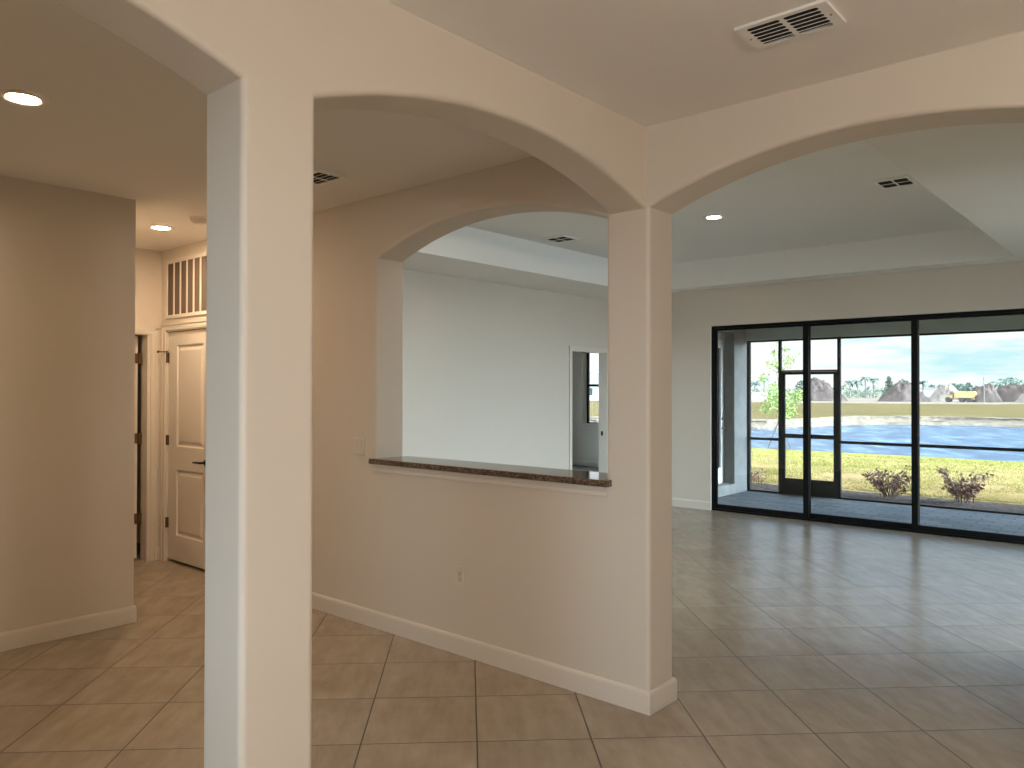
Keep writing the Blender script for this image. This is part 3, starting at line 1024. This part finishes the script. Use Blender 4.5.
# ------------------------------------------------------------------ outdoors: ground, pond, far bank
def strip_mesh(name, mat, line, prof, zfun=None, smooth=True):
    """rows offset to +y from a plan line; prof = [(offset, z)]"""
    bm = bmesh.new()
    rows = []
    for o, z in prof:
        row = []
        for (x, y) in line:
            p = Vector((x, y + o, z))
            if zfun:
                p = zfun(p, o)
            row.append(bm.verts.new(p))
        rows.append(row)
    for a, b in zip(rows, rows[1:]):
        for i in range(len(a) - 1):
            bm.faces.new((a[i], a[i + 1], b[i + 1], b[i]))
    bmesh.ops.recalc_face_normals(bm, faces=bm.faces)
    for f in bm.faces:
        if f.normal.z < 0:
            f.normal_flip()
    return obj(name, bm, mat, smooth=smooth, recalc=False)


def dense(line, step):
    out = []
    for (a, b) in zip(line, line[1:]):
        n = max(1, int(math.hypot(b[0] - a[0], b[1] - a[1]) / step))
        out += [(a[0] + (b[0] - a[0]) * i / n, a[1] + (b[1] - a[1]) * i / n) for i in range(n)]
    return out + [line[-1]]


def lawn_z(y):
    t = max(0.0, min(1.0, (y - 11.0) / 17.0))
    return -0.12 - 0.80 * t * t * (1.2 - 0.2 * t)


xs = [-60 + 1.0 * i for i in range(101)]
shore = lambda x: 26.4 + 1.4 * max(0, min(1, (x + 10.5) / 3.0)) + 0.25 * math.sin(x * 0.7)
bm = bmesh.new()
ys = [8.52, 9.2, 10.0, 11, 12, 13.5, 15, 17, 19, 21, 23, 25]
rows = []
for k in range(len(ys) + 5):
    row = []
    for x in xs:
        if k < len(ys):
            y, z = ys[k], lawn_z(ys[k])
        else:
            o = (0, 0.25, 0.5, 1.2, 4.0)[k - len(ys)]
            y = shore(x) + o
            z = (-0.88, -0.96, -1.06, -1.3, -2.0)[k - len(ys)]
        if 0 < k < len(ys):
            z += 0.025 * noise.noise((x * 0.5, y * 0.5, 0))
        row.append(bm.verts.new((x, y, z)))
    rows.append(row)
for a, b in zip(rows, rows[1:]):
    for i in range(len(a) - 1):
        bm.faces.new((a[i], a[i + 1], b[i + 1], b[i]))
struct(obj('lawn', bm, 'lawn', smooth=True, recalc=False), 'sunny green lawn between the lanai and the pond', 'lawn')

bm = bmesh.new()
add_box(bm, -140, 90, 25.5, 75, -1.30, -1.0)
struct(obj('pond_water', bm, 'water'), 'rippled blue pond beyond the lawn', 'pond')

FAR = dense([(-140, 36), (-60, 39), (-30, 42.0), (-19.4, 45.3), (-18.2, 50.5), (-17.2, 55.9), (-15, 59.2), (-10.8, 61.0), (-6.8, 60.6), (8, 59.5), (70, 58)], 0.7)


def bankz(p, o):
    n = noise.noise((p.x * 0.55, p.y * 0.5 + o * 2.0, 1.7))
    n2 = noise.noise((p.x * 1.7, o * 3.1, 4.2))
    if 0.1 < o < 3.0:
        p.y += 0.45 * n
        p.z += 0.10 * n2
    return p


struct(strip_mesh('bank', 'sand', FAR, [(-0.8, -1.35), (0, -1.02), (0.2, -0.93), (0.5, -0.86), (0.8, -0.80), (1.1, -0.76), (1.4, -0.72), (1.66, -0.65), (1.70, -0.53), (1.66, -0.47), (1.72, -0.42), (2.6, -0.41), (3.4, -0.43)], bankz), 'bare sandy bank on the far side of the pond', 'bank')
struct(strip_mesh('field', 'field', FAR, [(2.3, -0.47), (2.9, -0.405), (4.5, -0.40), (12, -0.40), (40, -0.40), (82, -0.40)]), 'flat olive field beyond the pond', 'field')
struct(strip_mesh('ground', 'dirt', FAR, [(81.9, -0.42), (86, -0.40), (130, -0.40), (400, -0.40), (1500, -0.40)]), 'bare construction ground beyond the field', 'ground')

# mulch bed at the lanai edge
bm = bmesh.new()
rows = []
for k in range(13):
    y = 8.53 + 1.45 * k / 12
    row = []
    for i in range(121):
        x = -6.0 + 0.1 * i
        e = 0.10 * noise.noise((x * 1.5, 0, 3)) if k == 12 else 0
        z = lawn_z(y) + (0.035 if k < 11 else (0.012 if k == 11 else -0.02)) + (0.012 * noise.noise((x * 9, y * 9, 0)) if k < 12 else 0)
        row.append(bm.verts.new((x, y + e, z)))
    rows.append(row)
for a, b in zip(rows, rows[1:]):
    for i in range(len(a) - 1):
        bm.faces.new((a[i], a[i + 1], b[i + 1], b[i]))
tag(obj('mulch_bed', bm, 'mulch', recalc=False), 'bed of dark mulch along the outer edge of the lanai', 'mulch', kind='stuff')

# grass blades
bm = bmesh.new()
rg = random.Random(4)
made = 0
while made < 70000:
    y = 10.12 + (rg.random() ** 1.7) * 15.0
    xa = at(738, 440, y=y).x - 0.4
    xb = at(1040, 440, y=y).x + 1.2
    x = xa + (xb - xa) * rg.random()
    if noise.noise((x * 0.8, y * 0.8, 9)) < -0.25 + 0.5 * (rg.random() - 0.5):
        continue
    h = (0.016 + 0.022 * rg.random()) * (1 + 0.03 * (y - 9))
    a = rg.random() * 2 * PI
    w = 0.004 + 0.0011 * (y - 9)
    z = lawn_z(y) - 0.01
    dx, dy = math.cos(a) * w, math.sin(a) * w
    lx, ly = (rg.random() - 0.5) * 0.05, (rg.random() - 0.5) * 0.05
    bm.faces.new((bm.verts.new((x - dx, y - dy, z)), bm.verts.new((x + dx, y + dy, z)), bm.verts.new((x + lx, y + ly, z + h))))
    made += 1
tag(obj('grass', bm, 'blade', recalc=False), 'short sunny grass blades of the lawn', 'grass', kind='stuff')


# ------------------------------------------------------------------ outdoors: shrubs and the young tree
def leaf_quad(bm, p, size, rnd):
    d = Vector((rnd.uniform(-1, 1), rnd.uniform(-1, 1), rnd.uniform(-0.6, 1))).normalized()
    s = d.orthogonal().normalized()
    s = Matrix.Rotation(rnd.random() * 6.28, 3, d) @ s
    n = d.cross(s)
    p = Vector(p)
    a = [p - d * size * 0.1, p + s * size * 0.32 + d * size * 0.45, p + d * size, p - s * size * 0.32 + d * size * 0.45]
    a[1] += n * size * 0.12
    a[3] += n * size * 0.12
    bm.faces.new([bm.verts.new(v) for v in a])


def shrub(x, y, w, h, seed, label, nst=22, nl=26):
    rnd = random.Random(seed)
    z0 = lawn_z(y) + 0.062
    root = tag(empty('red_shrub', (x, y, z0)), label, 'shrub', 'small red shrubs in the mulch bed')
    st, lv = bmesh.new(), bmesh.new()
    for k in range(nst):
        a = 2 * PI * k / nst + rnd.uniform(-0.25, 0.25)
        out = rnd.uniform(0.35, 1.1) * w / 2
        top = h * rnd.uniform(0.35, 1.0)
        bs = rnd.uniform(0.02, 0.13)
        pts = [(x + bs * math.cos(a), y + bs * math.sin(a), z0 - 0.005)]
        for t in (0.35, 0.7, 1.0):
            pts.append((x + math.cos(a) * max(out * t ** 0.9, bs) + rnd.uniform(-0.02, 0.02), y + math.sin(a) * max(out * t ** 0.9, bs) + rnd.uniform(-0.02, 0.02), z0 + top * t))
        tube(st, pts, [0.006, 0.005, 0.004, 0.002], 5)
        for _ in range(nl):
            t = rnd.uniform(0.3, 1.0)
            i = min(2, int(t * 3))
            p = Vector(pts[i]).lerp(Vector(pts[i + 1]), t * 3 - i) + Vector((rnd.uniform(-1, 1), rnd.uniform(-1, 1), rnd.uniform(-0.2, 1))) * 0.045
            leaf_quad(lv, p, rnd.uniform(0.035, 0.065), rnd)
    obj('stems', st, 'twig', root)
    obj('leaves', lv, 'shrub', root, recalc=False)


shrub(-1.46, 9.22, 0.74, 0.44, 2, 'reddish shrub left of the last black door post')
shrub(-0.50, 9.28, 0.70, 0.46, 5, 'reddish shrub right of the last black door post')
shrub(-3.53, 9.30, 0.30, 0.30, 8, 'small reddish shrub beside the stucco wall', 8, 12)

TX, TY = -10.05, 26.2
TZ = lawn_z(26.2)
tr = tag(empty('young_tree', (TX, TY, TZ)), 'young staked tree with sparse light leaves at the pond edge', 'tree')
bm = bmesh.new()
tube(bm, [(TX, TY, TZ - 0.1), (TX + 0.03, TY, TZ + 1.2), (TX - 0.02, TY, TZ + 2.4), (TX + 0.03, TY, TZ + 3.4), (TX, TY, TZ + 4.15)], [0.045, 0.038, 0.03, 0.02, 0.008], 8)
rnd = random.Random(21)
lv = bmesh.new()
# clumps: (side, height, radius, leaves) in metres, side along the house front
side = Vector((RGT.x, RGT.y, 0)).normalized()
deep = Vector((FWD.x, FWD.y, 0)).normalized()
for s, h, rr, nl in ((-0.35, 1.95, 0.34, 150), (0.45, 1.85, 0.44, 190), (0.80, 2.1, 0.32, 90), (-0.05, 2.25, 0.35, 110), (0.10, 1.45, 0.34, 80), (-0.55, 1.6, 0.25, 60), (0.55, 1.35, 0.26, 50),
                     (-0.52, 2.75, 0.20, 36), (-0.30, 3.25, 0.22, 44), (0.36, 3.42, 0.24, 48), (0.12, 3.05, 0.2, 30), (0.20, 3.85, 0.16, 18), (-0.12, 3.75, 0.15, 16), (0.02, 4.12, 0.1, 8)):
    dp = rnd.uniform(-0.5, 0.5)
    c = Vector((TX, TY, TZ + h)) + side * s + deep * dp
    b0 = Vector((TX, TY, TZ + h * 0.82 - 0.15))
    tube(bm, [b0, b0.lerp(c, 0.5) + Vector((0, 0, 0.05)), c], [0.014, 0.010, 0.005], 5)
    for _ in range(int(nl * 1.5)):
        q = Vector((rnd.gauss(0, 0.5), rnd.gauss(0, 0.5), rnd.gauss(0, 0.45))) * rr
        leaf_quad(lv, c + q, rnd.uniform(0.07, 0.13), rnd)
obj('trunk', bm, 'bark', tr, smooth=True)
obj('leaves', lv, 'leaf', tr, recalc=False)
for s0, d0 in ((0.55, -0.2), (-0.45, 0.3), (0.25, 0.5)):
    bm = bmesh.new()
    p = Vector((TX, TY, TZ)) + side * s0 * 0.85 + deep * d0
    tube(bm, [(p.x, p.y, lawn_z(p.y) - 0.1), (TX, TY, TZ + 1.15)], 0.022, 6)
    obj('stake', bm, 'stake', tr)
bm = bmesh.new()
for i in range(24):
    pass
lathe(bm, [(0.62, -0.03), (0.5, 0.03), (0.25, 0.06), (0, 0.07)], (TX, TY, TZ), 24)
obj('mulch_ring', bm, 'mulch', tr)


# ------------------------------------------------------------------ outdoors: soil heaps, dump truck, buildings
def heap(x, y, rx, ry, h, mat, seed, label, flat=0.0):
    bm = bmesh.new()
    n, k = 84, 26
    top = None
    rows = []
    for j in range(k + 1):
        t = j / k
        row = []
        for i in range(n):
            a = 2 * PI * i / n
            wob = 1 + 0.16 * noise.noise((math.cos(a) * 1.6, math.sin(a) * 1.6, seed))
            px, py = math.cos(a) * rx * (1 - t) * wob, math.sin(a) * ry * (1 - t) * wob
            z = h * min(1.0, t * (1 + flat)) ** 0.92
            z += h * 0.20 * noise.noise((px * 2.2 / rx + seed, py * 2.2 / ry, seed)) * min(1, 3 * t) + (h * 0.14 * noise.noise((px * 7 / rx, py * 7 / ry, seed + 5)) + h * 0.09 * noise.noise((px * 17 / rx, py * 17 / ry, seed + 9))) * min(1, 3 * t)
            row.append(bm.verts.new((x + px, y + py, -0.45 + max(z, 0))))
        rows.append(row)
    for a, b in zip(rows, rows[1:]):
        for i in range(n):
            j = (i + 1) % n
            bm.faces.new((a[i], a[j], b[j], b[i]))
    bm.faces.new(rows[0])
    bmesh.ops.remove_doubles(bm, verts=rows[-1], dist=1e-3)
    return tag(obj('soil_heap', bm, mat, smooth=True), label, 'soil heap', 'soil heaps across the pond')


def px_heap(px0, px1, ptop, y, mat, seed, label, ry=4.0, flat=0.0, base=400.8):
    a, b = at(px0, base, y=y), at(px1, base, y=y)
    c = (a + b) / 2
    rx = (b - a).length / 2
    hh = at((px0 + px1) / 2, ptop, y=y).z + 0.45
    return heap(c.x, c.y, rx, ry, hh, mat, seed, label, flat)


px_heap(790, 848, 380.0, 150, 'mound', 1.3, 'tall grey soil heap behind the screen door', 5, 0.25)
px_heap(878, 930, 384.0, 152, 'mound', 2.9, 'grey soil heap in the middle of the far field', 5, 0.4)
px_heap(926, 968, 386.5, 164, 'moundp', 4.4, 'pale soil heap just left of the yellow dump truck', 4, 0.45)
px_heap(966, 1004, 386.5, 153, 'mound', 6.1, 'grey soil heap just right of the yellow dump truck', 3.2, 0.9)
px_heap(985, 1062, 386.0, 163, 'mound', 7.7, 'broad flat-topped grey soil heap at the far right', 3.5, 1.6)
px_heap(1012, 1060, 391.0, 151, 'moundp', 8.2, 'low pale soil heap in front of the broad far heap', 3.0, 0.6)
px_heap(715, 782, 392.5, 128, 'moundp', 9.6, 'low wide pale soil heap at the far left of the field', 4, 1.2, 403)

# yellow dump truck, seen from its side
tA, tB = at(945, 401, y=149), at(975.5, 401, y=149)
L = (tB - tA).length
ang = math.atan2((tB - tA).y, (tB - tA).x)
S = L / 8.6
dt = tag(empty('dump_truck', (tA.x, tA.y, -0.40), ang), 'yellow dump truck parked between the soil heaps across the pond', 'truck')
_W = dt.matrix_world


def tpart(name, bm, mat, parent=None, **kw):
    bmesh.ops.scale(bm, verts=bm.verts, vec=(S, S, S))
    bmesh.ops.transform(bm, verts=bm.verts, matrix=_W)
    return obj(name, bm, mat, parent or dt, **kw)


bm = bmesh.new(); add_box(bm, 0.3, 8.4, -0.6, 0.6, 0.85, 1.25); tpart('chassis', bm, 'yellowd', bevel=0.03)
bm = bmesh.new()
v = [(3.0, 1.35), (7.9, 1.35), (8.9, 2.6), (8.5, 3.5), (3.4, 3.5), (2.9, 2.6)]
slab([v], 2.6, lambda s, z, d: (s, -1.3 + d, z), bm=bm); tpart('dump_bed', bm, 'yellow', bevel=0.05)
bm = bmesh.new()
v = [(0.0, 1.3), (2.4, 1.3), (2.4, 2.1), (0.2, 2.0)]
slab([v], 2.0, lambda s, z, d: (s, -1.0 + d, z), bm=bm); tpart('bonnet', bm, 'yellow', bevel=0.05)
bm = bmesh.new()
v = [(1.3, 2.1), (2.6, 2.1), (2.6, 3.6), (1.5, 3.6)]
slab([v], 1.6, lambda s, z, d: (s, -0.8 + d, z), bm=bm); cabp = tpart('cab', bm, 'yellowd', bevel=0.04)
bm = bmesh.new(); add_box(bm, 1.62, 2.4, -0.83, -0.801, 2.5, 3.35); tpart('cab_window', bm, 'cabglass', cabp)
for wx in (1.1, 4.9, 7.0):
    for wy in (-1.25, 0.75):
        bm = bmesh.new()
        tube(bm, [(wx, wy, 0.86), (wx, wy + 0.5, 0.86)], 0.86, 24)
        tpart('wheel', bm, 'tyre', bevel=0.05)

# pole beside the heaps
p = at(984, 400, y=147)
ptop = at(984, 377, y=147)
bm = bmesh.new()
tube(bm, [(p.x, p.y, -0.45), (p.x, p.y, ptop.z)], [0.10, 0.06], 8)
tag(obj('utility_pole', bm, 'fartrunk', smooth=True), 'thin pale pole rising over the far heaps', 'pole')

# long pale-blue building far away
a, b = at(914, 392, y=300), at(952, 392, y=300)
zt_, zb_ = at(930, 387.6, y=300).z, -0.42
fb = tag(empty('far_building', ((a.x + b.x) / 2, 300, zb_)), 'long low pale blue building on the horizon', 'building')
boxes('walls', 'paleblue', (a.x, b.x, 300, 312, zb_, zt_ - 0.5), parent=fb)
boxes('roof', 'roofgrey', (a.x - 0.5, b.x + 0.5, 299.5, 312.5, zt_ - 0.5, zt_), parent=fb)

# house seen through the bedroom window
c = at(590, 392, y=120)
hs = tag(empty('far_house', (c.x, c.y, -0.42)), 'grey roofed house seen through the bedroom window', 'house')
boxes('walls', 'palewall', (c.x - 7, c.x + 7, 120, 130, -0.42, 2.6), parent=hs)
bm = bmesh.new()
v = [(-7.8, 2.5), (7.8, 2.5), (4.0, 5.2), (-4.0, 5.2)]
slab([v], 11.5, lambda s, z, d: (c.x + s, 119.2 + d, z), bm=bm)
obj('roof', bm, 'roofgrey', hs)
for wx in (-5.0, -1.2, 2.6):
    boxes('window', 'cabglass', (c.x + wx, c.x + wx + 1.8, 119.93, 119.99, 0.6, 2.0), parent=hs)


# ------------------------------------------------------------------ outdoors: palms and trees on the horizon
def palm_mesh(seed, h):
    rnd = random.Random(seed)
    t, f = bmesh.new(), bmesh.new()
    lean = rnd.uniform(-0.3, 0.3)
    tube(t, [(0, 0, -0.1), (lean * 0.3, 0, h * 0.5), (lean, 0, h * 0.9)], [0.22, 0.17, 0.15], 7)
    for k in range(15):
        a = 2 * PI * k / 15 + rnd.uniform(-0.2, 0.2)
        up = rnd.uniform(-0.2, 0.9)
        ln = rnd.uniform(1.3, 1.9)
        prev = None
        for j in range(5):
            u = j / 4
            r = ln * u
            z = h * 0.9 + ln * (up * u - 0.75 * u * u)
            w = 0.34 * math.sin(PI * min(u * 0.85 + 0.1, 1))
            c = Vector((lean + math.cos(a) * r, math.sin(a) * r, z))
            s = Vector((-math.sin(a), math.cos(a), 0)) * w
            row = (f.verts.new(c - s - Vector((0, 0, w * 0.5))), f.verts.new(c), f.verts.new(c + s - Vector((0, 0, w * 0.5))))
            if prev:
                f.faces.new((prev[0], prev[1], row[1], row[0]))
                f.faces.new((prev[1], prev[2], row[2], row[1]))
            prev = row
    return t, f


def blob_mesh(seed, h, conic=False):
    rnd = random.Random(seed)
    t, f = bmesh.new(), bmesh.new()
    tube(t, [(0, 0, -0.1), (0, 0, h * 0.45)], [0.22, 0.12], 7)
    for k in range(260):
        u = rnd.random()
        if conic:
            z = h * (0.15 + 0.85 * u)
            r = h * 0.24 * (1 - u) ** 0.8 * math.sqrt(rnd.random()) + 0.1
        else:
            z = h * (0.30 + 0.68 * u)
            r = h * 0.36 * math.sqrt(max(0.02, 1 - (2 * u - 1) ** 2)) * math.sqrt(rnd.random())
        a = rnd.random() * 2 * PI
        leaf_quad(f, (r * math.cos(a), r * math.sin(a), z), h * 0.12, rnd)
    return t, f


def far_plant(kind, px, ptop, y, seed, label, group):
    p = at(px, 394, y=y)
    hh = at(px, ptop, y=y).z + 0.42
    root = tag(empty({'palm': 'palm_tree', 'tree': 'leafy_tree', 'pine': 'conifer_tree'}[kind], (p.x, y, -0.42)), label, {'palm': 'palm tree'}.get(kind, 'tree'), group)
    t, f = palm_mesh(seed, hh) if kind == 'palm' else blob_mesh(seed, hh, kind == 'pine')
    for b in (t, f):
        bmesh.ops.translate(b, verts=b.verts, vec=(p.x, y, -0.42))
    obj('trunk', t, 'fartrunk', root)
    obj('fronds' if kind == 'palm' else 'crown', f, 'palm' if kind == 'palm' else 'fartree', root, recalc=False)


gp, gt = 'palms on the horizon', 'leafy trees on the horizon'
LP_M = 'one of the palms above the field between the door and the last black post'
LP_R = 'one of the palms on the horizon right of the yellow dump truck'
for k, (px, pt) in enumerate(((850, 380), (858.5, 379), (866, 375.5), (873.5, 377.5))):
    far_plant('palm', px, pt, 202 + 5 * k, 30 + k, LP_M, gp)
for k, (px, pt) in enumerate(((999, 381), (1006, 377.5), (1010.5, 376), (1015.5, 380), (1019.5, 378.5))):
    far_plant('palm', px, pt, 204 + 5 * k, 40 + k, LP_R, gp)
far_plant('palm', 764.5, 376.5, 190, 51, 'lone palm left of the young tree on the horizon', gp)
far_plant('palm', 754, 381, 196, 52, 'small palm on the horizon beside the stucco wall', gp)
far_plant('palm', 923, 380, 215, 53, 'palm just right of the last black door post', gp)
far_plant('pine', 889, 377.5, 212, 60, 'pointed conifer on the horizon above the middle soil heap', None)
for k, (px, pt, lab) in enumerate(((801.5, 381, 'leafy tree behind the tall soil heap at the screen door'), (903.5, 380, 'leafy tree just left of the last black door post'),
                                   (953, 383.5, 'leafy tree on the horizon above the dump truck, leftmost of three'), (960.5, 384, 'leafy tree on the horizon above the dump truck, middle of three'),
                                   (968, 383.5, 'leafy tree on the horizon above the dump truck, rightmost of three'), (932, 385, 'low leafy tree above the left end of the pale blue building'),
                                   (940.5, 385, 'low leafy tree above the right end of the pale blue building'), (989, 384, 'leafy tree right of the thin pole'))):
    far_plant('tree', px, pt, 330 + 9 * (k % 2) if 930 < px < 942 else 210 + 5 * (k % 3), 70 + k, lab, gt)

bm = bmesh.new()
rs = random.Random(77)
for k in range(2600):
    px = rs.uniform(690, 1060)
    if 912 < px < 954:
        continue
    y = rs.uniform(228, 250)
    p = at(px, 394, y=y)
    top = 2.6 + 1.6 * noise.noise((px * 0.06, 0, 0)) + 0.8 * noise.noise((px * 0.3, 0, 5))
    leaf_quad(bm, (p.x, y, -0.4 + rs.random() * max(top, 0.4)), 0.75, rs)
tag(obj('scrub', bm, 'scrub', recalc=False), 'low green scrub along the horizon', 'scrub', kind='stuff')

# ------------------------------------------------------------------ light: sun and sky
sun = bpy.data.lights.new('sun', 'SUN')
sun.energy = 2.6
sun.angle = R(1.0)
sun.color = (1.0, 0.95, 0.86)
so = bpy.data.objects.new('sun', sun)
so.rotation_euler = Vector((0.36, -0.02, -0.93)).to_track_quat('-Z', 'Y').to_euler()
COL.objects.link(so)

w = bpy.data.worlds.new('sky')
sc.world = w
w.use_nodes = True
t = NT.__new__(NT)
t.t = w.node_tree
t.t.nodes.clear()
out = t.t.nodes.new('ShaderNodeOutputWorld')
bg = t.t.nodes.new('ShaderNodeBackground')
gen = t.n('ShaderNodeTexCoord').outputs['Generated']
sep = t.n('ShaderNodeSeparateXYZ')
t.l(gen, sep.inputs[0])
clouds = t.noise(t.mapping(gen, rot=(0, 0, 0.3), scale=(5, 5, 30)), 1.0, 5, 0.6)
sky = t.ramp(clouds, [(0.36, (0.58, 0.90, 0.95)), (0.44, (0.84, 0.98, 1.0)), (0.50, (1.0, 1.02, 1.02))])
def added_sky_glow(direction, lo, hi):  # extra sky brightness added in unseen directions to light the rooms
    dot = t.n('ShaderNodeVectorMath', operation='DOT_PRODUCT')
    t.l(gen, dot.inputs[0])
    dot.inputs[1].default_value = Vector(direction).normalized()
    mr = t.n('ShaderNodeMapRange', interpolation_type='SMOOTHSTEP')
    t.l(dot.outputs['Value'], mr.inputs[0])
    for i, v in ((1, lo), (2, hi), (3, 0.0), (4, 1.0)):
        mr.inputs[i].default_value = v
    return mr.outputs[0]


east = added_sky_glow((0.93, 0.05, 0.30), 0.70, 0.98)
south = added_sky_glow((0.15, -0.93, 0.35), 0.60, 0.98)
west = added_sky_glow((-0.95, 0.0, 0.30), 0.70, 0.98)
high = t.n('ShaderNodeMapRange', interpolation_type='SMOOTHSTEP')
t.l(sep.outputs[2], high.inputs[0])
high.inputs[1].default_value = 0.09
high.inputs[2].default_value = 0.26
sky = t.mixc(high.outputs[0], sky, (0.42, 0.70, 1.05))
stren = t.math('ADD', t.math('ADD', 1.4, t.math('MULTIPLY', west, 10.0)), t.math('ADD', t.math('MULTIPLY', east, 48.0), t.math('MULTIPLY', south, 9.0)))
below = t.n('ShaderNodeMapRange')
t.l(sep.outputs[2], below.inputs[0])
for i, v in ((1, -0.02), (2, 0.0), (3, 0.35), (4, 1.0)):
    below.inputs[i].default_value = v
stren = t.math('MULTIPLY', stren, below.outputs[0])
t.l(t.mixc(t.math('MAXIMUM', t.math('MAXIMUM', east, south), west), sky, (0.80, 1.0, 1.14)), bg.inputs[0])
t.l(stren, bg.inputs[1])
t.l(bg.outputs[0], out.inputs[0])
w.cycles.sampling_method = 'MANUAL'
w.cycles.sample_map_resolution = 512


def portal(name, loc, direction, sx, sy):
    l = bpy.data.lights.new(name, 'AREA')
    l.shape = 'RECTANGLE'
    l.size, l.size_y = sx, sy
    l.cycles.is_portal = True
    o = bpy.data.objects.new(name, l)
    o.location = loc
    o.rotation_euler = Vector(direction).to_track_quat('-Z', 'Z').to_euler()
    COL.objects.link(o)


portal('daylight_opening', (-0.32, YH + 0.2, 1.15), (0, -1, 0), 4.6, 2.3)
for a, b, c, d in SW:
    portal('daylight_opening', ((a + c) / 2, SY - 0.2, (b + d) / 2), (0, 1, 0), c - a, d - b)
for a, b, c, d in EW:
    portal('daylight_opening', (6.2, (a + c) / 2, (b + d) / 2), (-1, 0, 0), c - a, d - b)
portal('daylight_opening', ((BW[0] + BW[2]) / 2, 9.8, 1.68), (0, -1, 0), BW[2] - BW[0], 1.68)
portal('daylight_opening', (-8.4, 5.45, 1.4), (1, 0, 0), 7.1, 2.2)

# ------------------------------------------------------------------ view
vs = sc.view_settings
vs.view_transform = 'Standard'
vs.look = 'None'
vs.exposure = 0.0
vs.gamma = 1.0
vs.use_curve_mapping = False
sc.cycles.diffuse_bounces = 8
sc.cycles.glossy_bounces = 5
sc.cycles.transparent_max_bounces = 16
sc.cycles.max_bounces = 12
sc.cycles.sample_clamp_indirect = 6.0
sc.cycles.caustics_reflective = False
sc.cycles.caustics_refractive = False
